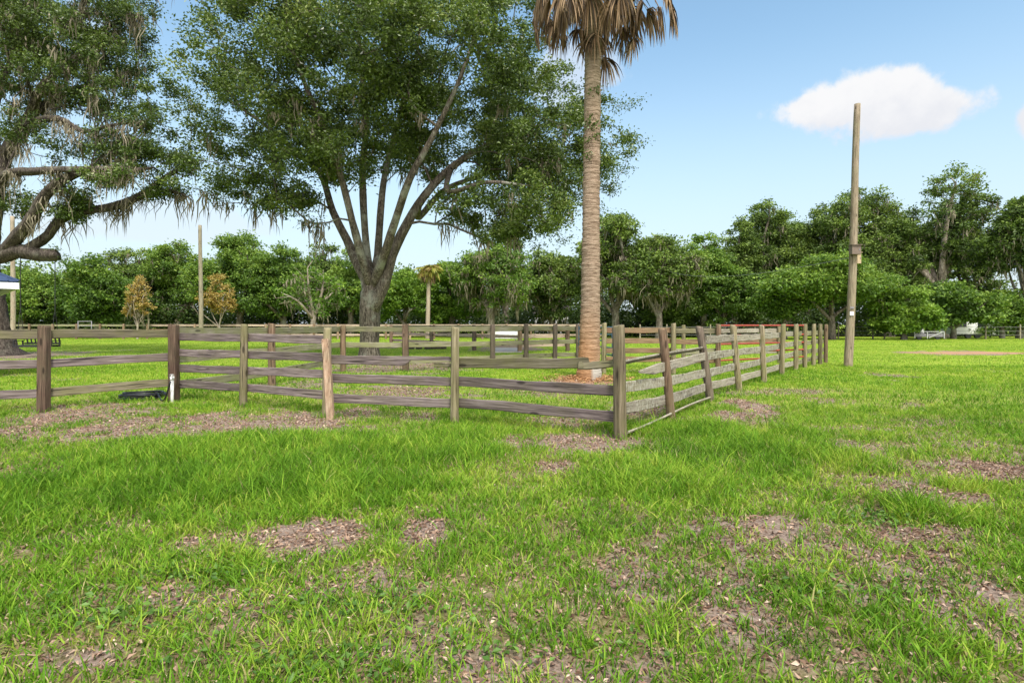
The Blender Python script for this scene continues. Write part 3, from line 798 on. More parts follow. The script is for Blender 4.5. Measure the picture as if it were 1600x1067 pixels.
ltop = np.array([sk.p[i_] + np.array([0, -.1, sk.gr[i_] * .9]) for i_ in la[4:] + lb_ + lc[::2] + ld[::2] + lf[::2]])
foliage(cb, ltop, .2, 16, .07, .4, flat=.5)
st_ = np.array(sk.p[la[-1]]); foliage(cb, np.array([st_ + [.15, 0, -.25], st_ + [.3, 0, -.1], st_ + [-.1, -.1, .3]]), .25, 45, .09, .45)
cb.build('crown', M['left_oak_leaf'], loak)
mb = MB()
nodes = np.array(sk.p); okm = (nodes[:, 2] > 6.3) & (nodes[:, 0] > -30)
nn = nodes[okm]; sel = nn[rng.choice(len(nn), 430)]
moss_strands(mb, sel, 13, .5, 1.9, .042, .17)
limbn = nodes[np.array(la[4:] + lb_ + lc + ld + le + lf + lg)]
limbn = limbn[limbn[:, 2] > 5.6]
sel = limbn[rng.choice(len(limbn), 110)]
moss_strands(mb, sel, 16, .5, 1.8, .042, .2)
tag(mb.build('spanish_moss', M['moss'], loak), kind='stuff')


# ---- treeline
def tree(name, px, topy, wpx, d, boty, leaf, label, cat='tree', group='trees of the far treeline', npuff=85, per=150, size=.30, moss=0, bark='tree_bark', trunk_r=None, nl=15, forks=4, prad=1.0, tone=.5, depth=None, lean=0, leaf_flat=.55, bare_limbs=0, trunk_h=None):
    base = at(px, HOR, d); base[2] = 0
    topz = at(px, topy, d)[2]; botz = max(.4, at(px, boty, d)[2]); W = wpx / F * d
    t = thing(name, tuple(base), label, cat, group)
    W *= 1.12
    H = topz - botz; cz = (topz + botz) / 2
    lobes = []
    for k in range(nl):
        u = rng.uniform(-1, 1); v = rng.uniform(-1, 1)
        if k == 0: u, v = rng.uniform(-.25, .25), .9
        if k == 1: u, v = -.85, rng.uniform(-.6, .2)
        if k == 2: u, v = .85, rng.uniform(-.6, .2)
        if abs(u) > .6 and v > .3: v *= .4
        rx = W * rng.uniform(.12, .23); rz = H * rng.uniform(.09, .19)
        c = base + np.array([u * (W / 2 - rx), rng.uniform(-.35, .35) * (depth or W * .6), 0]); c[2] = cz + v * (H / 2 - rz)
        lobes.append((c, np.array([rx, min(rx, 3.5), rz]), rx * rz))
    lobes.append((base + np.array([0, 0, cz]), np.array([W * .36, W * .3, H * .36]), W * H * .07))
    npuff = int(npuff * 2.6)
    p, pk = puffs_in(lobes, npuff, .45)
    p[:, 2] = np.maximum(p[:, 2], botz)
    s = Skel()
    r0 = trunk_r or (.022 * topz + .12)
    th = trunk_h if trunk_h else max(botz * .75, topz * .22)
    tr = s.limb(-1, [base - np.array([0, 0, .3]), base + np.array([lean * .3, 0, th * .5]), base + np.array([lean, 0, th])], [r0 * 1.35, r0, r0 * .85], .5)
    for k in range(forks):
        tgt = lobes[k % len(lobes)][0]; a = s.p[tr[-1]]
        mid = a * .5 + tgt * .5 + np.array([rng.normal(0, .5), rng.normal(0, .4), H * .05])
        s.limb(tr[-1 - (k % 2)], [mid, tgt], [r0 * .55, r0 * .4, r0 * .18], .7)
    s.reach(p, .9, .25, .16, .1, zmin=th * .8)
    tbm = MB(); s.mesh(tbm, .025, 2.3, nz=.15, rmin=.03); tbm.build('trunk', M[bark], t, True)
    cbm = MB()
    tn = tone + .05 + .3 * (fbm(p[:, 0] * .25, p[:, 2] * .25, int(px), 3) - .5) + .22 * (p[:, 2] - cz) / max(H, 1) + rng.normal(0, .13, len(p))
    if bare_limbs: keep = rng.uniform(0, 1, len(p)) > bare_limbs; p2, tn = p[keep], tn[keep]
    else: p2 = p
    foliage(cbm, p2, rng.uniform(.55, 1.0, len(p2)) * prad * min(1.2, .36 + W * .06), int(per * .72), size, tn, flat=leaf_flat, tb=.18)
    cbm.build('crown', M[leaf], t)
    moss = int(moss * 1.5)
    if moss:
        mm = MB(); A_ = np.array(s.p); A_ = A_[A_[:, 2] > max(botz, 2.2)]
        moss_strands(mm, A_[rng.choice(len(A_), moss)], 9, .8, 2.6, .11, .35)
        tag(mm.build('spanish_moss', M['moss'], t), kind='stuff')
    return t


T = tree
T('broadleaf_tree', 35, 416, 130, 66, 512, 'tree_mid', 'rounded light green tree behind the left pale pole and blue shed roof', npuff=95)
T('broadleaf_tree', 118, 412, 90, 72, 512, 'tree_yellow', 'yellow-green tree right of the hanging swing ropes in the far treeline', npuff=70)
T('broadleaf_tree', 152, 402, 110, 62, 515, 'tree_mid', 'dense low rounded tree just left of the first orange sapling', npuff=90, tone=.42)
T('broadleaf_tree', 205, 384, 120, 72, 505, 'tree_dark', 'dark mossy tree rising behind the first orange sapling', moss=35, npuff=90)
T('broadleaf_tree', 272, 372, 115, 70, 495, 'tree_mid', 'tree with pale forked leaning trunk just left of the thin bare pole', moss=40, bark='pale_bark', lean=2.2, npuff=80, trunk_h=4.5)
T('broadleaf_tree', 375, 360, 135, 66, 512, 'tree_mid', 'tall dense green tree right of the thin bare pole behind the second orange sapling', npuff=120)
T('broadleaf_tree', 443, 382, 115, 64, 510, 'tree_mid', 'broad green tree between the orange saplings and the big oak stems', npuff=100, tone=.45)
T('broadleaf_tree', 500, 372, 110, 70, 500, 'tree_dark', 'dark tree behind the dead silvery tree left of the big oak', moss=30)
T('dead_tree', 490, 400, 110, 58, 500, 'tree_bright', 'half dead tree with bare silvery twisting limbs left of the big oak trunk', bark='pale_bark', npuff=60, per=55, bare_limbs=.6, trunk_r=.28, forks=6, moss=16, trunk_h=2.5)
T('broadleaf_tree', 548, 388, 90, 66, 512, 'tree_mid', 'green tree directly behind the left side of the big oak trunk', npuff=80)
T('broadleaf_tree', 632, 418, 90, 64, 512, 'tree_bright', 'bright feathery tree between the big oak trunk and the small palm', npuff=75, tone=.6)
T('broadleaf_tree', 706, 408, 100, 66, 512, 'tree_bright', 'bright green tree directly right of the small palm', npuff=85, tone=.5)
T('broadleaf_tree', 768, 372, 130, 60, 492, 'tree_mid', 'moss-hung oak with pale forked trunk above the white trough', moss=110, bark='pale_bark', npuff=85, per=110, trunk_h=3.0, forks=6)
T('broadleaf_tree', 790, 350, 60, 74, 430, 'tree_dark', 'tall thin mossy tree poking above the treeline between small palm and tall palm', moss=30, npuff=30)
T('broadleaf_tree', 862, 388, 110, 64, 500, 'tree_dark', 'dark mossy oak left of the tall palm trunk above the white cottage', moss=70, npuff=95)
T('broadleaf_tree', 962, 334, 135, 60, 478, 'tree_dark', 'tall mossy oak directly right of the tall palm trunk', moss=150, npuff=115)
T('broadleaf_tree', 1030, 362, 120, 58, 478, 'tree_dark', 'mossy dark oak behind the corner post of the pen', moss=170, npuff=100)
T('broadleaf_tree', 1100, 352, 85, 64, 515, 'tree_bright', 'narrow bright green tree between the tall palm and the leaning pole', npuff=85)
T('broadleaf_tree', 1148, 335, 90, 70, 500, 'tree_dark', 'dark upright tree just right of the narrow bright green tree', npuff=90)
T('broadleaf_tree', 1205, 300, 105, 72, 480, 'tree_dark', 'tall dark pointed tree left of the leaning pole', npuff=100, moss=30)
T('broadleaf_tree', 1262, 335, 95, 72, 480, 'tree_dark', 'dark mossy tree immediately left of the leaning pole', npuff=85, moss=30)
T('broadleaf_tree', 1330, 278, 140, 70, 470, 'tree_dark', 'tall spreading oak rising behind the top of the leaning pole', npuff=130, moss=70)
T('broadleaf_tree', 1390, 330, 110, 66, 470, 'tree_dark', 'mossy oak between the leaning pole and the tallest oak', npuff=95, moss=60, tone=.55)
T('broadleaf_tree', 1470, 264, 150, 64, 436, 'tree_dark', 'tallest oak at right with exposed pale trunk and high crown', npuff=120, moss=80, bark='pale_bark', forks=6, trunk_r=.6, tone=.5)
T('broadleaf_tree', 1002, 372, 110, 70, 500, 'tree_dark', 'dark tree filling in between the two mossy oaks right of the tall palm', npuff=90, moss=30)
T('broadleaf_tree', 1172, 350, 100, 74, 500, 'tree_mid', 'green tree behind the gap left of the tall dark pointed tree', npuff=90)
T('broadleaf_tree', 1238, 342, 95, 75, 490, 'tree_mid', 'lighter green tree just right of the tall dark pointed tree', npuff=85)
T('broadleaf_tree', 1296, 312, 100, 76, 480, 'tree_dark', 'shaded tree tucked close left of the spreading oak behind the pole top', npuff=95, moss=25)
T('broadleaf_tree', 1425, 345, 110, 72, 470, 'tree_mid', 'green tree filling the notch left of the tallest oak', npuff=95, moss=25)
T('broadleaf_tree', 1515, 345, 80, 74, 470, 'tree_dark', 'dark tree tucked behind the right flank of the tallest oak', npuff=75, moss=20)
T('broadleaf_tree', 1592, 300, 100, 60, 440, 'tree_dark', 'oak at right edge with pale limbs and trailing moss', npuff=110, moss=80, bark='tree_bark', forks=6, trunk_r=.3, lean=1.2, trunk_h=3)
T('spreading_tree', 1300, 398, 200, 54, 490, 'tree_mid', 'low wide umbrella-shaped tree behind the leaning pole with dark hollow beneath', npuff=170, nl=10, tone=.55, prad=.95, trunk_h=2.2, moss=12)
T('spreading_tree', 1225, 430, 110, 56, 505, 'tree_mid', 'low mounded tree behind the far posts of the pen', npuff=85, tone=.5)
T('bush', 1412, 448, 90, 54, 532, 'tree_bright', 'bright lime green bush above the grey cart', 'bush', npuff=80, tone=.62)
T('bush', 1490, 440, 120, 57, 512, 'tree_mid', 'large dark green bush above the white camper', 'bush', npuff=95, tone=.4)
T('bush', 1566, 452, 90, 60, 524, 'tree_mid', 'pale green bush at right edge behind wire fence posts', 'bush', npuff=70)
T('bush', 1050, 420, 130, 65, 530, 'tree_dark', 'deep green bush under the mossy oaks behind the pen corner', 'bush', npuff=110, tone=.45)
T('bush', 1130, 392, 110, 63, 532, 'tree_mid', 'green bush behind the red gate', 'bush', npuff=90, tone=.42)

# saplings with browning leaves
T('sapling', 215, 428, 44, 56, 508, 'orange_leaf', 'orange-brown sapling left of the thin bare pole', 'sapling', 'browning saplings along the far fence', npuff=46, per=40, size=.2, moss=4, nl=4, prad=.62, trunk_r=.09, bark='pale_bark')
T('sapling', 343, 426, 50, 56, 505, 'orange_leaf', 'orange-brown sapling right of the thin bare pole', 'sapling', 'browning saplings along the far fence', npuff=52, per=40, size=.2, nl=4, prad=.66, trunk_r=.09, bark='pale_bark')

# far wood closing the horizon under and behind the trees
fw = MB()
n = 2500
x = rng.uniform(-125, 125, n); y = rng.uniform(74, 92, n)
hh = np.interp(x, [-125, 12, 20, 58, 66, 125], [8.6, 8.6, 11.5, 11, 5, 5]) * (.55 + .9 * fbm(x * .11, y * .03, 7, 3))
p = np.stack([x, y, rng.uniform(.1, 1, n) ** .8 * hh], -1)
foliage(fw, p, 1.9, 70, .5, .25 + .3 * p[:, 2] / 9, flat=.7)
n = 1300
x = rng.uniform(-85, 95, n); y = rng.uniform(67, 76, n)
p = np.stack([x, y, rng.uniform(.1, 3.2, n)], -1)
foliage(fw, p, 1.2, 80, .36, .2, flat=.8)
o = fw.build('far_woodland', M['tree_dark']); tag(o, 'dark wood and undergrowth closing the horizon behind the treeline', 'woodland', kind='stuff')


# ------------------------------------------------------------------ palms
def frond(mb, base, az, elev, plen, flen, droop, nleaf, wl, dead=True, up=0.0):
    """petiole arcs out from base then a fan of leaflets hanging"""
    dirh = np.array([math.cos(az), math.sin(az), 0])
    P = []
    e = elev; p = np.array(base, float); st = plen / 8
    for k in range(9):
        P.append(p.copy()); p = p + (dirh * math.cos(e) + np.array([0, 0, 1]) * math.sin(e)) * st
        e -= droop / 8
    mb.tube(P, np.linspace(.025, .012, 9), 4, tone=.5 if dead else .6)
    hub = P[-1]
    side = np.array([-dirh[1], dirh[0], 0]); ax = dirh * math.cos(e) + np.array([0, 0, 1]) * math.sin(e)
    for k in range(nleaf):
        f = (k + .5) / nleaf * 2 - 1
        ang = f * (1.25 if dead else 1.9)
        d0 = ax * math.cos(ang) + side * math.sin(ang)
        L = flen * rng.uniform(.75, 1.1) * (1 - .25 * abs(f))
        pts = []; q = hub + rng.normal(0, .02, 3); dd = d0.copy()
        for j in range(5):
            pts.append(q.copy()); q = q + dd * L / 4
            dd = dd + np.array([0, 0, -1.]) * (.62 if dead else .16) + rng.normal(0, .05, 3); dd /= np.linalg.norm(dd)
        pts = np.array(pts)
        wv = np.cross(pts[-1] - pts[0], rng.normal(0, 1, 3)); wv /= np.linalg.norm(wv)
        ww = wl * np.array([.45, 1, .9, .6, .08])
        V = np.concatenate([pts - wv * ww[:, None] / 2, pts + wv * ww[:, None] / 2])
        qd = np.array([[j, j + 1, 5 + j + 1, 5 + j] for j in range(4)])
        mb.add(V, qd, tone=float(np.clip(rng.normal(.40, .30), 0, 1)))


def palm_trunk_mat():
    m, nt, out = newmat('palm_trunk')
    tc = N(nt, 'ShaderNodeTexCoord'); O = tc.outputs['Object']
    sp = N(nt, 'ShaderNodeSeparateXYZ'); nt.links.new(O, sp.inputs[0])
    mp = N(nt, 'ShaderNodeMapping'); nt.links.new(O, mp.inputs['Vector']); mp.inputs['Scale'].default_value = (3, 3, 22)
    g = noise(nt, mp.outputs[0], 1.4, 7, .7, .3)
    c = ramp(nt, [(.34, (.075, .05, .033)), (.47, (.25, .18, .125)), (.66, (.43, .335, .25))], g.outputs['Fac']).outputs[0]
    bl = noise(nt, O, 1.6, 5, .65)
    # orange stained bark low on the trunk
    zr = N(nt, 'ShaderNodeMapRange'); nt.links.new(sp.outputs[2], zr.inputs[0]); zr.inputs[1].default_value = 2.1; zr.inputs[2].default_value = .7
    ad = N(nt, 'ShaderNodeMath', operation='MULTIPLY'); nt.links.new(zr.outputs[0], ad.inputs[0])
    xs = N(nt, 'ShaderNodeMapRange'); nt.links.new(sp.outputs[0], xs.inputs[0]); xs.inputs[1].default_value = .3; xs.inputs[2].default_value = -.25; xs.inputs[3].default_value = .35
    nt.links.new(xs.outputs[0], ad.inputs[1])
    og = ramp(nt, [(.35, (.24, .115, .05)), (.65, (.50, .28, .14))], g.outputs['Fac']).outputs[0]
    c = mixc(nt, ad.outputs[0], c, og)
    # pale scraped foot on the right
    zf = N(nt, 'ShaderNodeMapRange'); nt.links.new(sp.outputs[2], zf.inputs[0]); zf.inputs[1].default_value = .5; zf.inputs[2].default_value = .38
    xf = N(nt, 'ShaderNodeMapRange'); nt.links.new(sp.outputs[0], xf.inputs[0]); xf.inputs[1].default_value = 0; xf.inputs[2].default_value = .08
    ff = N(nt, 'ShaderNodeMath', operation='MULTIPLY'); nt.links.new(zf.outputs[0], ff.inputs[0]); nt.links.new(xf.outputs[0], ff.inputs[1])
    c = mixc(nt, ff.outputs[0], c, (.42, .39, .34))
    # greenish upper trunk
    zu = N(nt, 'ShaderNodeMapRange'); nt.links.new(sp.outputs[2], zu.inputs[0]); zu.inputs[1].default_value = 6.5; zu.inputs[2].default_value = 9
    fu = N(nt, 'ShaderNodeMath', operation='MULTIPLY'); nt.links.new(zu.outputs[0], fu.inputs[0]); nt.links.new(bl.outputs['Fac'], fu.inputs[1])
    c = mixc(nt, fu.outputs[0], c, (.19, .19, .10))
    p = N(nt, 'ShaderNodeBsdfPrincipled'); p.inputs['Roughness'].default_value = .9; p.inputs['Specular IOR Level'].default_value = .1
    nt.links.new(c, p.inputs['Base Color'])
    b = N(nt, 'ShaderNodeBump'); b.inputs['Strength'].default_value = .9; b.inputs['Distance'].default_value = .05
    nt.links.new(g.outputs['Fac'], b.inputs['Height']); nt.links.new(b.outputs[0], p.inputs['Normal'])
    nt.links.new(p.outputs[0], out.inputs[0])
    return m


PD = 15.2
pbase = np.array([2.05, PD, 0])
palm = thing('palm_tree', tuple(pbase), 'tall cabbage palm with ringed trunk and skirt of dead brown fronds', 'palm')
zz = np.linspace(-.15, 10.2, 210)
cx = np.interp(zz, [0, 2, 5, 8, 10.2], [0, .04, .07, .10, .15]); 
rad = np.interp(zz, [-.15, 0, .25, .5, .9, 2, 4, 6, 8, 10.2], [.36, .35, .33, .30, .285, .258, .23, .22, .212, .22])
ringn = np.array([fbm(z * 7.3, 1.7, 4, 2) for z in zz])
rad = rad + (ringn - .5) * .022 + .008 * np.sign(np.sin(zz * 46))
tbm = MB(); tbm.tube(np.stack([pbase[0] + cx, np.full_like(zz, PD), zz], -1), rad, 28, noise=.05, seed=3)
tro = tbm.build('trunk', palm_trunk_mat(), None, True)
tro.parent = palm; 
me = tro.data; co = np.empty(len(me.vertices) * 3, np.float32); me.vertices.foreach_get('co', co); co = co.reshape(-1, 3) - pbase.astype(np.float32); me.vertices.foreach_set('co', co.ravel()); me.update()
ctop = np.array([pbase[0] + .2, PD, 10.2])
for k in range(64):
    az = k * 2.39996 + rng.uniform(-.2, .2)
    fb = MB()
    frond(fb, ctop + np.array([0, 0, rng.uniform(.35, 1.2)]), az, rng.uniform(-.2, .5), rng.uniform(.8, 2.5), rng.uniform(.85, 1.25), rng.uniform(.9, 1.9), 36, .042, True)
    fb.build('dead_frond', M['palm_dead'], palm)
for k in range(7):
    az = k * .9 + .2
    fb = MB()
    frond(fb, np.array([pbase[0] + .13 + math.cos(az) * .2, PD + math.sin(az) * .2, rng.uniform(9.2, 9.8)]), az, -1.0, .3, rng.uniform(.6, .9), .5, 16, .035, True)
    fb.build('dead_frond', M['palm_dead'], palm)
for k in range(22):
    az = k * 2.39996 + 1
    fb = MB()
    frond(fb, ctop + np.array([0, 0, rng.uniform(.7, 1.2)]), az, rng.uniform(.35, 1.35), rng.uniform(1.2, 1.7), 1.3, rng.uniform(.6, 1.2), 30, .05, False)
    fb.build('green_frond', M['palm_green'], palm)
# little ferns growing on the trunk
fb = MB()
pz = np.array([[pbase[0] + .05 + dx, PD - .2, z] for dx, z in [(.02, 6.6), (.08, 6.75), (-.1, 6.3), (.0, 6.9), (.12, 6.4), (-.12, 6.75), (-.05, 5.9), (.1, 7.6)]])
foliage(fb, pz, .16, 40, .09, .4)
tag(fb.build('trunk_fern', M['oak_leaf'], palm), kind='stuff')

sd_ = 58.0
sb_ = at(668, HOR, sd_); sb_[2] = 0
sp_ = thing('palm_tree', tuple(sb_), 'small distant palm with pale thin trunk and yellowing crown', 'palm')
tbm = MB(); z = np.linspace(-.2, 6.9, 30)
tbm.tube(np.stack([sb_[0] + .02 * z, np.full_like(z, sd_), z], -1), np.linspace(.24, .18, 30), 12, noise=.06)
tbm.build('trunk', M['pole_pale'], sp_, True)
ctop = np.array([sb_[0] + .14, sd_, 6.9])
for k in range(34):
    fb = MB()
    dead = k < 10
    frond(fb, ctop, k * 2.39996, rng.uniform(-.4, .3) if dead else rng.uniform(.2, 1.4), rng.uniform(.5, 1.0), 1.0, rng.uniform(.8, 1.6), 16, .10, dead)
    fb.build('dead_frond' if dead else 'green_frond', M['palm_dead'] if dead and k % 2 else M['small_palm_leaf'], sp_)


# ------------------------------------------------------------------ fences
def board_mesh(L, h, t, mat, warp=.005, seg=14, ends=(0, 0), taper=None, name='rail'):
    xs = np.linspace(-L / 2, L / 2, seg)
    c = .008
    prof = np.array([[-t / 2, -h / 2 + c], [-t / 2 + c, -h / 2], [t / 2 - c, -h / 2], [t / 2, -h / 2 + c], [t / 2, h / 2 - c], [t / 2 - c, h / 2], [-t / 2 + c, h / 2], [-t / 2, h / 2 - c]])
    ph = rng.uniform(0, 6, 4)
    rows = []
    for k, x in enumerate(xs):
        u = x / L * 2 * math.pi
        dz = warp * (math.sin(u * .7 + ph[0]) + .4 * math.sin(u * 2.3 + ph[1])); dy = warp * .7 * math.sin(u * .9 + ph[2])
        sc = 1 + .04 * math.sin(u * 1.7 + ph[3])
        pr = prof.copy(); pr[:, 1] = pr[:, 1] * sc + rng.normal(0, .0022, 8)
        if taper is not None:
            lo, hi = taper(k / (seg - 1)); pr[:, 1] = np.where(pr[:, 1] > 0, pr[:, 1] * hi, pr[:, 1] * lo)
        jag = np.zeros(8)
        if k == 0 and ends[0]: jag = rng.uniform(0, ends[0], 8)
        if k == seg - 1 and ends[1]: jag = -rng.uniform(0, ends[1], 8)
        rows.append(np.stack([x + jag, pr[:, 0] + dy, pr[:, 1] + dz], -1))
    V = np.array(rows).reshape(-1, 3)
    i = np.arange(seg - 1)[:, None] * 8; j = np.arange(8)[None]; j2 = (j + 1) % 8
    q = np.stack([i + j, i + 8 + j, i + 8 + j2, i + j2], -1).reshape(-1, 4)
    V = np.vstack([V, V[:8].mean(0)[None], V[-8:].mean(0)[None]]); n = seg * 8; jj = np.arange(8); b = (seg - 1) * 8
    t1 = np.stack([np.full(8, n), jj, (jj + 1) % 8], -1); t2 = np.stack([np.full(8, n + 1), b + (jj + 1) % 8, b + jj], -1)
    me = raw_mesh(name, V, [np.vstack([t1, t2]), q], mat)
    return me


def board(parent, p0, p1, h=.14, t=.032, mat='rail_grey', roll=0, name='rail', **kw):
    p0 = Vector(p0); p1 = Vector(p1); v = p1 - p0; L = v.length
    X = v.normalized(); Y = Vector((0, 0, 1)).cross(X).normalized(); Z = X.cross(Y)
    m = Matrix((X, Y, Z)).transposed().to_4x4(); m = m @ Matrix.Rotation(roll, 4, 'X'); m.translation = (p0 + p1) / 2
    return mobj(name, board_mesh(L, h, t, M[mat], name=name, **kw), parent, m)


def post(parent, x, y, h=1.45, r=.075, mat='post_grey', top=None, square=False, name='post', n=14):
    """round or square timber post; top=(x,y) of its top when it leans"""
    tx, ty = top if top else (x + rng.normal(0, .01), y)
    if square:
        a = np.array([45, 135, 225, 315]) / 180 * np.pi
        prof = []
        for q in a:
            for dlt in (-.12, .12): prof.append([math.cos(q + dlt) * r * 1.32, math.sin(q + dlt) * r * 1.32])
        prof = np.array(prof)
    else:
        aa = np.arange(n) / n * 2 * np.pi
        prof = np.stack([np.cos(aa), np.sin(aa)], -1) * (r * (1 + .10 * (fbm(np.cos(aa) * 1.5 + x * 3, np.sin(aa) * 1.5 + y, 8, 2) - .5)))[:, None]
    m = len(prof)
    zs = np.array([-.25, 0, .2, .45, .7, .95, 1.2, h - .03, h])
    zs = zs[(zs <= h)]
    V = []
    tilt = rng.normal(0, .02, 2)
    for k, z in enumerate(zs):
        f = z / h
        s = (.90 if z == h else 1) * (1.03 - .06 * f)
        pz = np.full(m, z) + (prof @ tilt * 6 if z == h else 0)
        V.append(np.stack([prof[:, 0] * s + (tx - x) * f + rng.normal(0, .002), prof[:, 1] * s + (ty - y) * f, pz], -1))
    V = np.array(V).reshape(-1, 3); R_ = len(zs)
    i = np.arange(R_ - 1)[:, None] * m; j = np.arange(m)[None]; j2 = (j + 1) % m
    q = np.stack([i + j, i + j2, i + m + j2, i + m + j], -1).reshape(-1, 4)
    V = np.vstack([V, V[-m:].mean(0)[None]]); b = (R_ - 1) * m; jj = np.arange(m)
    tr_ = np.stack([np.full(m, R_ * m), b + jj, b + (jj + 1) % m], -1)
    me = raw_mesh(name, V, [tr_, q], M[mat], not square)
    return mobj(name, me, parent, Matrix.Translation((x, y, float(zg(np.array([x]), np.array([y]))[0]))))


def pxy(px, d): return ((px - 800) / F * d, d)


P1, P2, P3, P4, P5 = pxy(970, 7.33), pxy(710, 8.43), pxy(510, 9.02), pxy(380, 10.0), pxy(272, 10.66)
BK = .085      # boards are nailed on the far side of the posts


def behind(a, b, off):
    v = Vector((b[0] - a[0], b[1] - a[1])).normalized(); nrm = Vector((-v.y, v.x))
    if nrm.y < 0: nrm = -nrm
    return nrm * off


def bay(parent, a, b, za, zb, mats, h=.14, off=BK, ext=.05, t=.032, **kw):
    n = behind(a, b, off); v = Vector((b[0] - a[0], b[1] - a[1])).normalized() * ext
    for k, (z0, z1) in enumerate(zip(za, zb)):
        board(parent, (a[0] + n.x - v.x, a[1] + n.y - v.y, z0), (b[0] + n.x + v.x, b[1] + n.y + v.y, z1), h, t, mats[k % len(mats)], **kw)


# front of the pen
f1 = thing('board_fence', (P3[0], P3[1], 0), 'weathered grey-brown board fence along the front of the pen facing the camera', 'fence')
post(f1, *P1, 1.46, .083, 'post_grey', top=(P1[0] - .03, P1[1]))
post(f1, *P2, 1.44, .062, 'post_olive', top=(P2[0] + .01, P2[1]))
post(f1, *P3, 1.42, .066, 'post_olive', top=(P3[0] + .02, P3[1]))
post(f1, *P4, 1.44, .066, 'post_olive')
post(f1, *P5, 1.44, .075, 'post_red', square=True)
Z4 = (1.215, .92, .63, .33)
bay(f1, P5, P4, Z4, Z4, ['rail_grey'], ext=0)
bay(f1, P4, P3, Z4, (1.21, .915, .655, .325), ['rail_grey'], ext=0)
bay(f1, P3, P2, (.60, .27), (.59, .275), ['rail_grey'], ext=0)
bay(f1, P2, P1, (.60, .285), (.588, .25), ['rail_grey'], ext=0)
# second board of the third bay, split near the post
n_ = behind(P3, P2, BK)
def lerp(a, b, t): return (a[0] + (b[0] - a[0]) * t, a[1] + (b[1] - a[1]) * t)
q0 = lerp(P3, P2, 0); q1 = lerp(P3, P2, .985)
def tp(u):
    return (1.0, 1.0) if u < .66 else ((-.15, 1.0) if u < .97 else (-.1, .8))
board(f1, (q0[0] + n_.x, q0[1] + n_.y, .895), (q1[0] + n_.x, q1[1] + n_.y, .895), .14, .032, 'rail_grey', taper=tp, ends=(0, .05), seg=22)
q0 = lerp(P3, P2, .82)
board(f1, (q0[0] + n_.x, q0[1] + n_.y + .04, .83), (P2[0] + n_.x, P2[1] + n_.y + .04, .845), .055, .03, 'post_dark' and 'rail_mossy', ends=(.12, 0))
# top board of the last bay with a twisted splice
n_ = behind(P2, P1, BK)
q1 = lerp(P2, P1, .84)
board(f1, (P2[0] + n_.x, P2[1] + n_.y, .865), (q1[0] + n_.x, q1[1] + n_.y, .945), .145, .034, 'rail_mossy', ends=(0, .22), seg=18, warp=.006)
q0 = lerp(P2, P1, .74)
board(f1, (q0[0] + n_.x, q0[1] + n_.y - .04, .90), (P1[0] + n_.x - .02, P1[1] + n_.y - .05, .945), .10, .036, 'rail_mossy', ends=(.16, 0), roll=-.45, warp=.01)

# leaning fresh timber
lp = thing('leaning_post', (P3[0] + .13, P3[1] - .17, 0), 'fresh orange-brown split timber leaning against the fence post', 'post')
post(lp, P3[0] + .135, P3[1] - .22, 1.23, .052, 'post_new', top=(P3[0] + .015, P3[1] - .085), square=True, name='timber')

# right side of the pen
Q = [P1, pxy(1049, 8.78), pxy(1110, 10.84), pxy(1155, 12.65), pxy(1194, 14.3), pxy(1221.5, 16.3), pxy(1243.5, 17.9), pxy(1257.5, 19.0), pxy(1271, 20.0), pxy(1281.5, 20.6), pxy(1290, 21.5)]
QT = [None, pxy(1035, 8.75), pxy(1093, 10.8), pxy(1145, 12.6), pxy(1190, 14.3), pxy(1224, 16.3), pxy(1244, 17.9), pxy(1258, 19), pxy(1272, 20), pxy(1282, 20.6), pxy(1291, 21.5)]
f2 = thing('board_fence', (Q[4][0], Q[4][1], 0), 'pale lichen-spotted board fence with leaning posts receding along the right side of the pen', 'fence')
qm = [None, 'post_brown', 'post_dark', 'post_olive', 'post_olive', 'post_olive', 'post_olive', 'post_olive', 'post_olive', 'post_olive', 'post_brown']
for k in range(1, 11):
    post(f2, *Q[k], 1.41 if k < 3 else 1.45, .068 if k != 2 else .075, qm[k], top=QT[k])
ZR = (1.15, .83, .51, .23)
off2 = -.08


def rail2(a, b, z0, z1, mat, h=.15, off=.08, **kw):
    # left (inner) face of the right-hand fence
    v = Vector((b[0] - a[0], b[1] - a[1])).normalized(); nn = Vector((-v.y, v.x)) * off
    return board(f2, (a[0] + nn.x, a[1] + nn.y, z0), (b[0] + nn.x, b[1] + nn.y, z1), h, .032, mat, **kw)


rail2(Q[0], Q[1], .618, .575, 'rail_lichen'); rail2(Q[0], Q[1], .335, .29, 'rail_silver')
rail2(Q[1], Q[2], .57, .525, 'rail_lichen'); rail2(Q[1], Q[2], .29, .25, 'rail_silver')
# broken board hanging past the second post
v = Vector((Q[2][0] - Q[1][0], Q[2][1] - Q[1][1])).normalized()
tipp = (Q[1][0] - v.x * 1.25, Q[1][1] - v.y * 1.25)
def tp2(u): return (min(1, .1 + u * 5), min(1, .25 + u * 3.5))
rail2(tipp, Q[2], .79, .845, 'rail_silver', off=.075, taper=tp2, seg=24, ends=(.06, 0))
# slipped board lying almost flat behind the posts
rail2(Q[0], Q[2], .93, 1.0, 'rail_silver', h=.12, off=.14, roll=1.0)
for k in range(2, 10):
    for i, z in enumerate(ZR):
        rail2(Q[k], Q[k + 1], z + rng.normal(0, .01), z + rng.normal(0, .01), ['rail_silver', 'rail_lichen', 'rail_lichen', 'rail_silver'][i] if k < 6 else 'rail_green')

fb_ = thing('fallen_board', (1.9, 8.2, 0), 'long grey plank lying on the grass at the foot of the right fence', 'plank')
board(fb_, (Q[0][0] + .06, Q[0][1] + .05, .045), (Q[2][0] - .06, Q[2][1] - .12, .075), .11, .03, 'rail_silver', roll=1.05, name='plank', warp=.02)

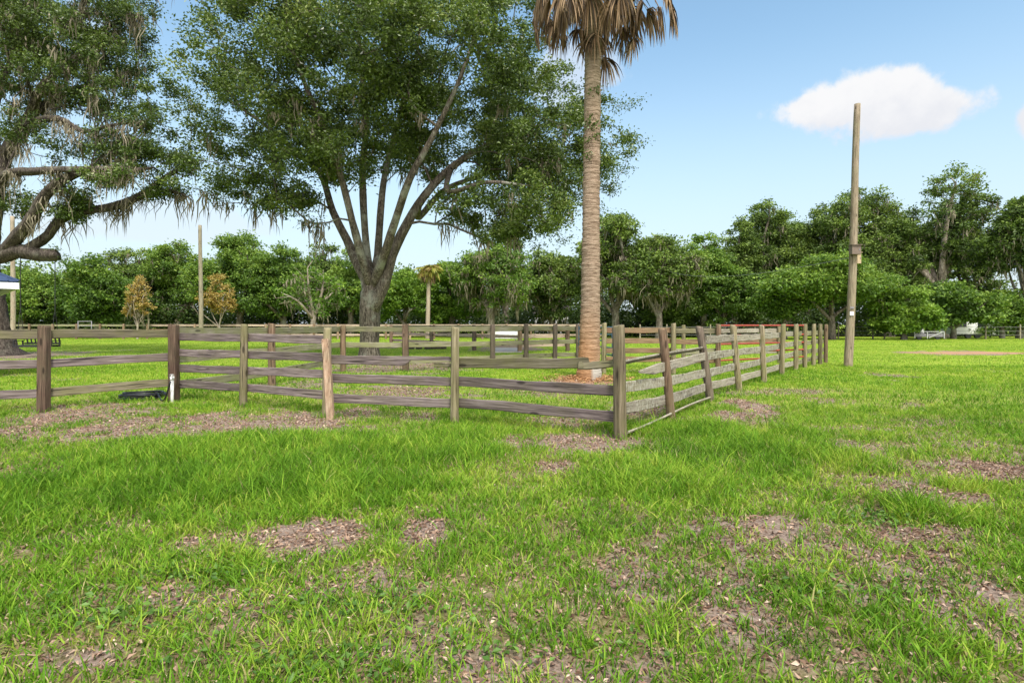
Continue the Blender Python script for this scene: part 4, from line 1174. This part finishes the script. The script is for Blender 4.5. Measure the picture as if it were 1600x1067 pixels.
# left paddock fence (three rails)
L1 = pxy(68, 9.49); L2 = (L1[0] - 2.1, L1[1] - .75)
f3 = thing('board_fence', (L1[0], L1[1], 0), 'three-rail board fence with red-brown square posts running off the left edge', 'fence')
post(f3, *L1, 1.44, .07, 'post_red', square=True)
post(f3, *L2, 1.44, .07, 'post_red', square=True)
bay(f3, L1, P5, (1.285, .795, .30), (1.285, .84, .365), ['rail_mossy', 'rail_grey', 'rail_mossy'], ext=0, h=.145)
bay(f3, L2, L1, (1.285, .79, .29), (1.285, .795, .30), ['rail_mossy', 'rail_grey', 'rail_grey'], ext=0, h=.145)

# rear paddock fence
C = [P5, pxy(425, 13.2), pxy(536, 17.7), pxy(634, 17.4), pxy(770, 18.8), pxy(822, 20.0), pxy(867, 20.9), pxy(903, 21.1)]
f4 = thing('board_fence', (C[3][0], C[3][1], 0), 'greenish three-rail board fence with dark posts closing the rear of the pen', 'fence')
for k in range(1, 8):
    post(f4, *C[k], 1.45, .085 if k != 7 else .07, ['', 'post_brown', 'post_brown', 'post_red', 'post_dark', 'post_dark', 'post_dark', 'post_dark'][k], square=k == 3)
ZC = (1.30, .82, .33)
for k in range(7):
    bay(f4, C[k], C[k + 1], ZC if k else (1.31, .80, .30), ZC, ['rail_green', 'rail_green', 'rail_green'], ext=0, h=.16, off=.1)

# inner cross fence behind the pen (right)
Bp = [pxy(943, 16.5), pxy(1052, 16.5), pxy(1122, 16.6)]
f5 = thing('board_fence', (Bp[1][0], Bp[1][1], 0), 'four-rail brown cross fence between the blue gate and the red gate', 'fence')
for b in Bp: post(f5, *b, 1.48, .075, 'post_olive' if b is not Bp[2] else 'post_brown')
bay(f5, Bp[0], Bp[1], (1.28, .97, .69, .44), (1.28, .97, .69, .44), ['rail_brown'], ext=0, h=.15)
bay(f5, Bp[1], Bp[2], (1.26, .95, .67, .40), (1.26, .95, .67, .40), ['rail_mossy', 'rail_brown', 'rail_green', 'rail_brown'], ext=0, h=.15)
inner = [pxy(1122, 17.0), pxy(1190, 18.5), pxy(1240, 20.5)]

# rails of the pony run seen behind the right fence
f6 = thing('board_fence', (6.9, 19.5, 0), 'grey inner board fence seen through the right side of the pen', 'fence')
ip = [(5.9, 19.6), (8.0, 20.4), (10.0, 21.3)]
for b in ip: post(f6, *b, 1.4, .07, 'post_olive')
for a, b in zip(ip, ip[1:]): bay(f6, a, b, (1.22, .85, .45), (1.22, .85, .45), ['rail_silver', 'rail_brown'], ext=0, h=.15)

# mid-field fence with orange rails
mf = [pxy(611, 40), pxy(674, 36), pxy(741, 32), pxy(812, 29.5), pxy(887, 31)]
f7 = thing('board_fence', (mf[2][0], mf[2][1], 0), 'mid-field three-rail fence with orange-brown rails beyond the pen', 'fence')
for k, b in enumerate(mf): post(f7, *b, 1.42, .12, ['post_new', 'post_dark', 'post_dark', 'post_brown', 'post_red'][k])
for a, b in zip(mf, mf[1:]): bay(f7, a, b, (1.3, .82, .35), (1.3, .82, .35), ['rail_green', 'rail_pink', 'rail_pink'], ext=0, h=.17, off=.13)

# far boundary fence
f8 = thing('board_fence', (-20, 56, 0), 'long low pinkish boundary fence of many small posts along the far treeline', 'fence')
fx = np.linspace(-53, 9, 27)
ff = [(x, 57 - .06 * (x + 53) * .3) for x in fx]
for k, b in enumerate(ff): post(f8, *b, 1.5, .11, 'post_brown' if k % 3 else 'post_new', n=7)
for k, (a, b) in enumerate(zip(ff, ff[1:])):
    bay(f8, a, b, (1.36, .9, .42), (1.36, .9, .42), ['rail_pink', 'rail_brown', 'rail_pink'] if k > 6 else ['rail_green', 'rail_mossy', 'rail_green'], ext=0, h=.19, off=.13, seg=4) if False else None
    for z, mt in zip((1.36, .9, .42), ('rail_pink', 'rail_brown', 'rail_pink') if k > 6 else ('rail_green', 'rail_mossy', 'rail_green')):
        board(f8, (a[0], a[1] + .14, z), (b[0], b[1] + .14, z), .19, .04, mt, seg=4)

# wire fence on the right
f9 = thing('wire_fence', (40, 56, 0), 'thin wire fence of slim grey posts along the foot of the right treeline', 'fence')
wx_ = [pxy(px, 56.5) for px in (1000, 1042, 1110, 1180, 1248, 1310, 1364, 1382, 1417, 1477, 1540, 1594, 1650)]
for b in wx_: post(f9, *b, 1.45, .075, 'pole_grey', n=7)
for z in (.4, .8, 1.2):
    w_ = MB(); w_.tube([(b[0], b[1] - .08, z) for b in wx_], .012, 4); w_.build('wire', M['wire'], f9)


# ------------------------------------------------------------------ gates
def gate(name, a, b, h, r, mat, label, zs, brace=None):
    t = thing(name, (a[0], a[1], 0), label, 'gate')
    A3 = np.array([a[0], a[1], 0.]); B3 = np.array([b[0], b[1], 0.])
    for e in (A3, B3):
        m_ = MB(); m_.tube([e + [0, 0, zs[-1] - r], e + [0, 0, zs[0] + r]], r, 10); m_.build('stile', mat, t, True)
    for k, z in enumerate(zs):
        m_ = MB(); m_.tube([A3 + [0, 0, z], (A3 + B3) / 2 + [0, 0, z], B3 + [0, 0, z]], r * .95, 10, cap=False); m_.build('bar', mat, t, True)
    for f in (brace or ()):
        c = A3 * (1 - f) + B3 * f; m_ = MB(); m_.box(c + [0, 0, (zs[0] + zs[-1]) / 2], (.035, .012, zs[0] - zs[-1])); m_.build('brace', mat, t)
    return t


gate('tube_gate', pxy(905, 20.4), pxy(957, 17.2), 1.35, .026, M['blue_paint'], 'dark blue tubular steel gate standing open behind the palm trunk', (1.36, 1.14, .94, .74, .52, .26), (.5,))
gate('tube_gate', pxy(1122, 16.9), pxy(1256, 19.0), 1.4, .028, M['red_paint'], 'red tubular steel gate between the cross fence and the right fence', (1.42, 1.12, .86, .62, .38), (.5,))
gate('tube_gate', pxy(122, 55.6), pxy(143, 55.6), 1.7, .04, M['grey_metal'], 'small grey gate in the far boundary fence at left', (1.75, 1.3, .9, .5))

# ------------------------------------------------------------------ poles
def pole(px, d, topx, topy, r0, r1, mat, label, base_px=None):
    b = pxy(px, d); z = at(topx, topy, d)
    t = thing('utility_pole', (b[0], b[1], 0), label, 'pole', None)
    zz = np.linspace(-.3, z[2], 24); f = np.clip(zz / z[2], 0, 1)
    m_ = MB(); m_.tube(np.stack([(z[0] - b[0]) * f + .03 * np.sin(f * 5), 0 * f, zz], -1), r0 + (r1 - r0) * f, 14, noise=.04, seed=5)
    o = mobj('shaft', m_.mesh('shaft', M[mat], True)); o.parent = t
    return t


up = pole(1325, 19.5, 1341, 163, .14, .10, 'pole', 'tall tilted bare wooden pole right of the pen carrying two small boxes')
pole(20, 44, 20, 338, .17, .14, 'pole_pale', 'pale wooden pole at far left behind the blue shed roof')
pole(314, 52, 313, 352, .2, .15, 'pole_grey', 'slim weathered pole standing between the two orange saplings')


def on_pole(py, dx=0, dy=-.16):
    f = np.clip(at(1330, py, 19.5)[2] / at(1341, 163, 19.5)[2], 0, 1)
    return np.array([(1325 + 16 * f - 800) / F * 19.5 + dx, 19.5 + dy, at(1330, py, 19.5)[2]])


def small_box(name, c, size, mat, label, cat):
    t = thing(name, tuple(c), label, cat)
    m_ = MB(); m_.box(c, size); m_.build('case', M[mat], t)
    m_ = MB(); m_.box(c + [0, -.02, size[2] / 2 + .012], (size[0] + .04, size[1] + .06, .02)); m_.build('lid', M[mat], t)
    m_ = MB(); m_.box(c + [size[0] * .3, -size[1] / 2 - .006, 0], (.02, .01, .06)); m_.build('latch', M['grey_metal'], t)
    return t


small_box('junction_box', on_pole(392, -.05, -.22), (.30, .2, .30), 'box_brown', 'brown meter box fixed to the front of the tilted pole', 'box')
small_box('breaker_box', on_pole(404, .17, -.04), (.13, .16, .36), 'box_tan', 'tan narrow box on the right side of the tilted pole', 'box')
sg = thing('pole_tag', tuple(on_pole(484, -.04, -.15)), 'small white tag nailed low on the tilted pole', 'tag')
m_ = MB(); m_.box(on_pole(490, -.03, -.152), (.13, .012, .13)); m_.build('plate', M['pvc'], sg)
m_ = MB(); m_.box(on_pole(481, -.03, -.152), (.13, .012, .06)); m_.build('dark_plate', M['grey_metal'], sg)

wl = MB(); a_ = on_pole(402, 0, 0); b_ = np.array([16.0, 62.0, 7.6]); f_ = np.linspace(0, 1, 24)[:, None]
wl.tube(a_ + (b_ - a_) * f_ - np.array([0, 0, .8]) * 4 * f_ * (1 - f_), .012, 5)
o = wl.build('cable', M['wire']); tag(o, 'thin overhead cable running from the tilted pole back into the treeline', 'cable')

# ------------------------------------------------------------------ shed roof at the left edge
sh = thing('open_shed', (at(30, 440, 15)[0], 15.0, 0), 'open shed with blue metal hip roof and white fascia cut by the left edge', 'shed')
ex, ey0, ey1, wx0 = at(30, 440, 15)[0], 15.0, 20.0, -21.0
ze = at(30, 440, 15)[2]
m_ = MB()
zr = ze + 1.45; rx0, rx1, ry = wx0 + 2.4, ex - 2.6, (ey0 + ey1) / 2
V = [[wx0, ey0, ze], [ex, ey0, ze], [ex, ey1, ze], [wx0, ey1, ze], [rx0, ry, zr], [rx1, ry, zr]]
m_.add(V, np.array([[0, 1, 5, 4], [2, 3, 4, 5]]), np.array([[1, 2, 5], [3, 0, 4]]))
V2 = [[a, b, c - .03] for a, b, c in V]
m_.add(V2, np.array([[4, 5, 1, 0], [5, 4, 3, 2]]), np.array([[5, 2, 1], [4, 0, 3]]))
roof = m_.build('roof', M['blue_roof'], sh)
m_ = MB()
for k in range(20):      # standing seams on the front slope and the right hip
    x = wx0 + .2 + k * .4
    if x > ex - .1: break
    t_ = min(1, max(.02, (ex - x) / 2.6), max(.02, (x - wx0) / 2.4))
    a = np.array([x, ey0, ze + .012]); b = np.array([x, ey0 + (ry - ey0) * t_, ze + (zr - ze) * t_ + .012])
    m_.tube([a, b], .014, 4)
for k in range(13):
    y = ey0 + .2 + k * .39
    t_ = min((y - ey0) / (ry - ey0), (ey1 - y) / (ey1 - ry)); t_ = min(1, max(.02, t_))
    m_.tube([[ex, y, ze + .012], [ex + (rx1 - ex) * t_, y, ze + (zr - ze) * t_ + .012]], .014, 4)
m_.tube([[ex, ey0, ze + .015], [rx1, ry, zr + .015]], .03, 5)
m_.build('roof_seam', M['blue_roof'], sh)
for nm, c, s in [('fascia', ((wx0 + ex) / 2, ey0 + .02, ze - .115), (ex - wx0, .03, .17)), ('fascia', (ex - .02, (ey0 + ey1) / 2, ze - .115), (.03, ey1 - ey0 - .06, .17)), ('fascia', ((wx0 + ex) / 2, ey1 - .02, ze - .115), (ex - wx0, .03, .17)), ('fascia', (wx0 + .02, (ey0 + ey1) / 2, ze - .115), (.03, ey1 - ey0 - .06, .17))]:
    m_ = MB(); m_.box(c, s); m_.build(nm, M['fascia'], sh)
for x in (wx0 + .4, ex - .75):
    for y in (ey0 + .35, ey1 - .35):
        m_ = MB(); m_.box((x, y, (ze - .06) / 2), (.14, .14, ze - .06)); m_.build('post', M['fascia'], sh)

sh.rotation_euler.z = R(46)

# ------------------------------------------------------------------ swing
SD = 25.5
sw = thing('bench_swing', tuple(at(57, 540, SD)), 'black slatted bench swing hanging from the low limb of the mossy oak', 'swing')
xl, xr = at(29, 0, SD)[0], at(87, 0, SD)[0]; xm = (xl + xr) / 2; W = xr - xl
m_ = MB()
for k in range(5): m_.box((xm, SD - .22 + k * .11, .52), (W - .1, .09, .03))
m_.box((xm, SD - .27, .49), (W, .04, .08)); m_.box((xm, SD + .25, .49), (W, .04, .08))
m_.build('seat', M['swing'], sw)
m_ = MB()
rb = [[1, 0, 0], [0, math.cos(.25), -math.sin(.25)], [0, math.sin(.25), math.cos(.25)]]
for k in range(9): m_.box((xl + .1 + k * (W - .2) / 8, SD + .33, .78), (.06, .025, .42), rb)
m_.box((xm, SD + .27, .60), (W - .06, .04, .07), rb); m_.box((xm, SD + .39, .99), (W - .06, .04, .07), rb)
m_.build('backrest', M['swing'], sw)
for x in (xl, xr):
    m_ = MB(); m_.box((x, SD, .72), (.06, .56, .035)); m_.box((x, SD - .25, .60), (.05, .05, .22)); m_.box((x, SD + .22, .58), (.05, .05, .24)); m_.build('arm_rest', M['swing'], sw)
for px in (32, 86):
    x = at(px, 0, SD)[0]
    zt = at(px, 398, SD)[2]
    m_ = MB(); m_.tube([(x, SD - .2, .74), (x, SD - .03, 2.0)], .012, 5); m_.tube([(x, SD + .2, .74), (x, SD + .03, 2.0)], .012, 5); m_.tube([(x, SD, 1.98), (x, SD, zt)], .018, 5); m_.build('chain', M['rope'], sw)

# ------------------------------------------------------------------ standpipe and hose
hx, hy = at(269, 0, 10.45)[0], 10.45
st = thing('standpipe', (hx, hy, 0), 'white plastic standpipe with tap against the red corner post', 'standpipe')
m_ = MB(); m_.tube([(hx, hy, -.1), (hx, hy, .46)], .028, 12); m_.tube([(hx, hy, .44), (hx, hy, .50)], .036, 12); m_.build('pipe', M['pvc'], st, True)
m_ = MB(); m_.tube([(hx, hy, .47), (hx + .03, hy - .06, .48), (hx + .04, hy - .11, .45)], .018, 8); m_.tube([(hx + .03, hy - .06, .48), (hx + .03, hy - .06, .53)], .01, 6); m_.box((hx + .03, hy - .06, .535), (.07, .02, .012)); m_.build('tap', M['pale_metal'], st, True)
hc = gd(224, 623)
hs = thing('garden_hose', (hc[0], hc[1], 0), 'black garden hose coiled flat on the ground beside the standpipe', 'hose')
pts = []
zb = float(zg(np.array([hc[0]]), np.array([hc[1]]))[0])
for k in range(7 * 28):
    t = k / 28; a = t * 2 * np.pi
    rr = .42 - .035 * (t % 4) + .02 * math.sin(t * 3.1)
    pts.append((hc[0] + math.cos(a) * rr * .98, hc[1] + math.sin(a) * rr * .85, zb + .02 + .014 * t + .01 * math.sin(a * 2 + t)))
e = np.array(pts[-1])
tail = [e + (np.array([hx + .045, hy - .13, .42]) - e) * f + np.array([.10 * math.sin(f * 3.1), -.16 * math.sin(f * 3.1), -.22 * math.sin(f * math.pi) ** 1]) * 1.0 for f in np.linspace(.03, 1, 24)]
tail = [np.array([p[0], p[1], max(p[2], .03)]) for p in tail]
m_ = MB(); m_.tube(np.array([*map(np.array, pts), *tail]), .016, 8); m_.build('coil', M['black_rubber'], hs, True)

# ------------------------------------------------------------------ far small things
tg = thing('water_trough', tuple(pxy(788, 40)) + (0,), 'long white trough seen through the rear fence', 'trough')
c = np.array([*pxy(788, 40), 0])
m_ = MB(); m_.box(c + [0, -.3, .72], (1.95, .04, .5)); m_.box(c + [0, .3, .72], (1.95, .04, .5)); m_.box(c + [-.955, 0, .72], (.04, .56, .5)); m_.box(c + [.955, 0, .72], (.04, .56, .5)); m_.box(c + [0, 0, .5], (1.87, .56, .04)); m_.build('tub', M['white'], tg)
for sx in (-.8, .8):
    m_ = MB(); m_.box(c + [sx, -.2, .24], (.08, .08, .48)); m_.build('leg', M['grey_metal'], tg)
    m_ = MB(); m_.box(c + [sx, .2, .24], (.08, .08, .48)); m_.build('leg', M['grey_metal'], tg)
pd = MB(); c = np.array([*pxy(792, 31.5), 0.02]); pd.box(c, (1.6, 5.0, .09)); o = pd.build('concrete_pad', M['concrete']); tag(o, kind='structure')

proto = None
for k, px in enumerate((642, 655, 668, 676, 684, 693)):
    b = pxy(px, 33.5 + .1 * (k % 2))
    if proto is None:
        m_ = MB(); m_.box((0, 0, .1), (.34, .2, .2)); m_.box((0, 0, .215), (.30, .16, .03)); proto = mobj('edging_block', m_.mesh('edging_block', M['block'])); o = proto
    else: o = proto.copy(); COL.objects.link(o)
    o.location = (b[0], b[1], 0.0); tag(o, 'dark edging block in the row on the grass behind the pen', 'block', 'row of dark edging blocks')

# white cottage behind the trees, white camper and cart on the right
ct = thing('white_cottage', tuple(pxy(862, 72)) + (0,), 'white cottage half hidden by trees left of the tall palm trunk', 'cottage')
c = np.array([*pxy(862, 72), 0])
m_ = MB(); m_.box(c + [0, 2, 1.4], (4.2, 4, 2.8)); m_.build('wall', M['white'], ct)
m_ = MB(); m_.add(np.array([[-2.4, -.3, 2.82], [2.4, -.3, 2.82], [2.4, 4.3, 2.82], [-2.4, 4.3, 2.82], [-2.4, 2, 4.0], [2.4, 2, 4.0]]) + c, np.array([[0, 1, 5, 4], [2, 3, 4, 5], [3, 2, 1, 0]]), np.array([[1, 2, 5], [3, 0, 4]])); m_.build('roof', M['block'], ct)
for sx in (-1.3, .1, 1.3):
    m_ = MB(); m_.box(c + [sx, -.01, 1.5], (.8, .05, 1.1)); w_ = m_.build('window', M['window'], ct)
    m_ = MB(); m_.box(c + [sx, -.045, 1.5], (.05, .03, 1.1)); m_.box(c + [sx, -.045, 1.5], (.8, .028, .05)); o = m_.build('frame', M['white'], w_); o.matrix_parent_inverse = Matrix.Identity(4); o.matrix_local = Matrix.Identity(4)

cp = thing('camper_trailer', tuple(pxy(1520, 60)) + (0,), 'white rounded camper trailer half hidden by bushes at the right', 'camper')
c = np.array([*pxy(1520, 60), 0])
prof = [(-2.35, .45), (-2.35, 1.0), (-2.2, 1.75), (-1.8, 2.1), (1.8, 2.1), (2.2, 1.75), (2.35, 1.0), (2.35, .45)]
V = np.array([[a, -.1, b] for a, b in prof] + [[a, 2.0, b] for a, b in prof]) + c
m_ = MB(); m_.add(V, np.array([[k, k + 8, (k + 1) % 8 + 8, (k + 1) % 8] for k in range(8)]), np.array([[0, 1, 2, 3], [0, 3, 4, 7], [4, 5, 6, 7], [8, 11, 10, 9], [8, 15, 12, 11], [12, 15, 14, 13]])); m_.build('body', M['white'], cp)
for sx in (-1.2, .9):
    m_ = MB(); m_.box(c + [sx, -.11, 1.45], (.9, .03, .5)); m_.build('window', M['window'], cp)
for sx in (-.5, .5):
    m_ = MB(); m_.tube([c + [sx, -.05, .32], c + [sx, .15, .32]], .32, 14); m_.build('wheel', M['black_rubber'], cp)

ca = thing('farm_cart', tuple(pxy(1444, 56)) + (0,), 'low grey flatbed cart with pale rails in front of the lime green bush', 'cart')
c = np.array([*pxy(1444, 55.6), 0])
m_ = MB(); m_.box(c + [0, 0, .42], (2.9, 1.3, .3)); m_.build('bed', M['grey_metal'], ca)
m_ = MB()
for sx in (-1.42, -.2, 1.42): m_.box(c + [sx, -.69, .45], (.06, .05, .7))
m_.box(c + [0, -.69, .76], (2.9, .05, .05)); m_.box(c + [.6, -.70, .45], (1.4, .03, .05), [[math.cos(.4), 0, -math.sin(.4)], [0, 1, 0], [math.sin(.4), 0, math.cos(.4)]]); m_.build('rail', M['pale_metal'], ca)
for sx in (-.9, .9):
    m_ = MB(); m_.tube([c + [sx, -.6, .25], c + [sx, -.45, .25]], .25, 12); m_.build('wheel', M['black_rubber'], ca)
bk = thing('bucket', tuple(c + [-.2, 0, .57]), 'white bucket standing on the grey cart', 'bucket')
m_ = MB(); m_.tube([c + [-.2, 0, .575], c + [-.2, 0, .98]], [.15, .19], 14); m_.build('pail', M['white'], bk, True)
m_ = MB(); a = np.linspace(0, np.pi, 10); m_.tube(np.stack([c[0] - .2 + np.cos(a) * .19, np.full(10, c[1] - .02), .96 + c[2] + np.sin(a) * .12], -1), .008, 4); m_.build('handle', M['wire'], bk)

# ------------------------------------------------------------------ light, sky, camera
SUN_EL, SUN_AZ = R(55), R(162)     # azimuth clockwise from +Y: behind the camera, a little left
w = bpy.data.worlds.new('World'); scn.world = w; w.use_nodes = True
nt = w.node_tree; nt.nodes.clear()
out = nt.nodes.new('ShaderNodeOutputWorld'); bg = nt.nodes.new('ShaderNodeBackground')
sky = nt.nodes.new('ShaderNodeTexSky'); sky.sky_type = 'NISHITA'; sky.sun_disc = False
sky.sun_elevation = SUN_EL; sky.sun_rotation = SUN_AZ; sky.air_density = 1.0; sky.dust_density = .6; sky.ozone_density = 1.5
tcw = nt.nodes.new('ShaderNodeTexCoord'); Dv = tcw.outputs['Generated']
sep = N(nt, 'ShaderNodeSeparateXYZ'); nt.links.new(Dv, sep.inputs[0])


def mth(op, a, b=None):
    n = N(nt, 'ShaderNodeMath', operation=op)
    for k, v in enumerate((a, b)):
        if v is None: continue
        if hasattr(v, 'is_output'): nt.links.new(v, n.inputs[k])
        else: n.inputs[k].default_value = v
    return n.outputs[0]


az = mth('ARCTAN2', sep.outputs[0], sep.outputs[1]); el = mth('ARCSINE', sep.outputs[2])
cn = noise(nt, Dv, 9, 8, .6, .3); cn2 = noise(nt, Dv, 30, 6, .6)
nz = mth('ADD', mth('MULTIPLY', mth('SUBTRACT', cn.outputs['Fac'], .5), 1.5), mth('MULTIPLY', mth('SUBTRACT', cn2.outputs['Fac'], .5), .55))
mask = None
for px, py, wpx, hpx, k in [(1330, 160, 155, 46, 1.0), (1430, 178, 135, 46, 1.0), (1272, 162, 72, 24, 1.0), (1385, 160, 120, 58, 1.0), (1625, 185, 50, 45, 1.0), (10, 8, 50, 22, .8), (890, 120, 90, 60, .45), (240, 345, 260, 40, .35), (150, 60, 60, 50, .3)]:
    u, v = (px - 800) / F, (HOR - py) / F
    a0 = math.atan2(u, 1); e0 = math.atan2(v, math.hypot(u, 1)); ra = wpx / F / (1 + u * u); re = hpx / F / math.hypot(u, 1)
    q = mth('ADD', mth('POWER', mth('ABSOLUTE', mth('DIVIDE', mth('SUBTRACT', az, a0), ra)), 2), mth('POWER', mth('ABSOLUTE', mth('DIVIDE', mth('SUBTRACT', el, e0), re)), 2))
    s_ = mth('ADD', mth('SUBTRACT', 1, mth('SQRT', q)), nz)
    mr = N(nt, 'ShaderNodeMapRange', interpolation_type='SMOOTHSTEP'); nt.links.new(s_, mr.inputs[0]); mr.inputs[1].default_value = .04; mr.inputs[2].default_value = .38; mr.inputs[4].default_value = k
    mask = mr.outputs[0] if mask is None else mth('MAXIMUM', mask, mr.outputs[0])
# pale humid air towards the horizon
hz = N(nt, 'ShaderNodeMapRange', interpolation_type='SMOOTHSTEP'); nt.links.new(el, hz.inputs[0]); hz.inputs[1].default_value = .50; hz.inputs[2].default_value = -.02; hz.inputs[3].default_value = .06; hz.inputs[4].default_value = .95
skc = mixc(nt, 1, sky.outputs[0], (1.0, 1.13, 1.02), 'MULTIPLY')
base = mixc(nt, hz.outputs[0], skc, (3.0, 3.4, 3.75))
cs = N(nt, 'ShaderNodeMapRange', interpolation_type='SMOOTHSTEP'); nt.links.new(mth('ADD', el, mth('MULTIPLY', mth('SUBTRACT', cn2.outputs['Fac'], .5), .12)), cs.inputs[0]); cs.inputs[1].default_value = .26; cs.inputs[2].default_value = .35
cl = mixc(nt, mask, base, mixc(nt, cs.outputs[0], (3.35, 3.42, 3.62), (3.85, 3.86, 3.92)))
# unseen bright cloud added round the veiled sun, behind the camera, to raise fill
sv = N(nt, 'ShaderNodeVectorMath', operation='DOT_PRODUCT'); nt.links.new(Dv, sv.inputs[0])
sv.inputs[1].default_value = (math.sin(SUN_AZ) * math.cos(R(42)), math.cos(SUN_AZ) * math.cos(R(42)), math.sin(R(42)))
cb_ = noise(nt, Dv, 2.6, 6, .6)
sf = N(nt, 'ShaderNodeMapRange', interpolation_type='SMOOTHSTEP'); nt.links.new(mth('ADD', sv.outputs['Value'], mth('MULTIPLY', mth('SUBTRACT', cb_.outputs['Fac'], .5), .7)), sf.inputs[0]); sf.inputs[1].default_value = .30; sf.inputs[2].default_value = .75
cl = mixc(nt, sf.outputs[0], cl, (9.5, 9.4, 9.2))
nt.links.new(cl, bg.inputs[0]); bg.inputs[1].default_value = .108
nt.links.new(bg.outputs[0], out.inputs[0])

sl = bpy.data.lights.new('sun', 'SUN'); sl.energy = 2.0; sl.angle = R(9); sl.color = (1, .95, .87)
so = bpy.data.objects.new('sun', sl); link(so)
dirv = Vector((math.sin(SUN_AZ) * math.cos(SUN_EL), math.cos(SUN_AZ) * math.cos(SUN_EL), math.sin(SUN_EL)))
so.rotation_euler = dirv.to_track_quat('Z', 'Y').to_euler(); so.location = dirv * 60

cd = bpy.data.cameras.new('camera'); cam = bpy.data.objects.new('camera', cd); link(cam)
cam.location = (0, 0, CAM_Z); cam.rotation_euler = (R(90), 0, 0)
cd.sensor_width = 36; cd.lens = F * 36 / 1600; cd.shift_y = -(1067 / 2 - HOR) / 1600; cd.clip_start = .05; cd.clip_end = 5000
scn.camera = cam
scn.view_settings.view_transform = 'Standard'; scn.view_settings.look = 'None'; scn.view_settings.exposure = 1.2; scn.view_settings.gamma = 1
scn.cycles.max_bounces = 6; scn.cycles.diffuse_bounces = 3; scn.cycles.transmission_bounces = 3; scn.cycles.glossy_bounces = 2
scn.cycles.use_denoising = True
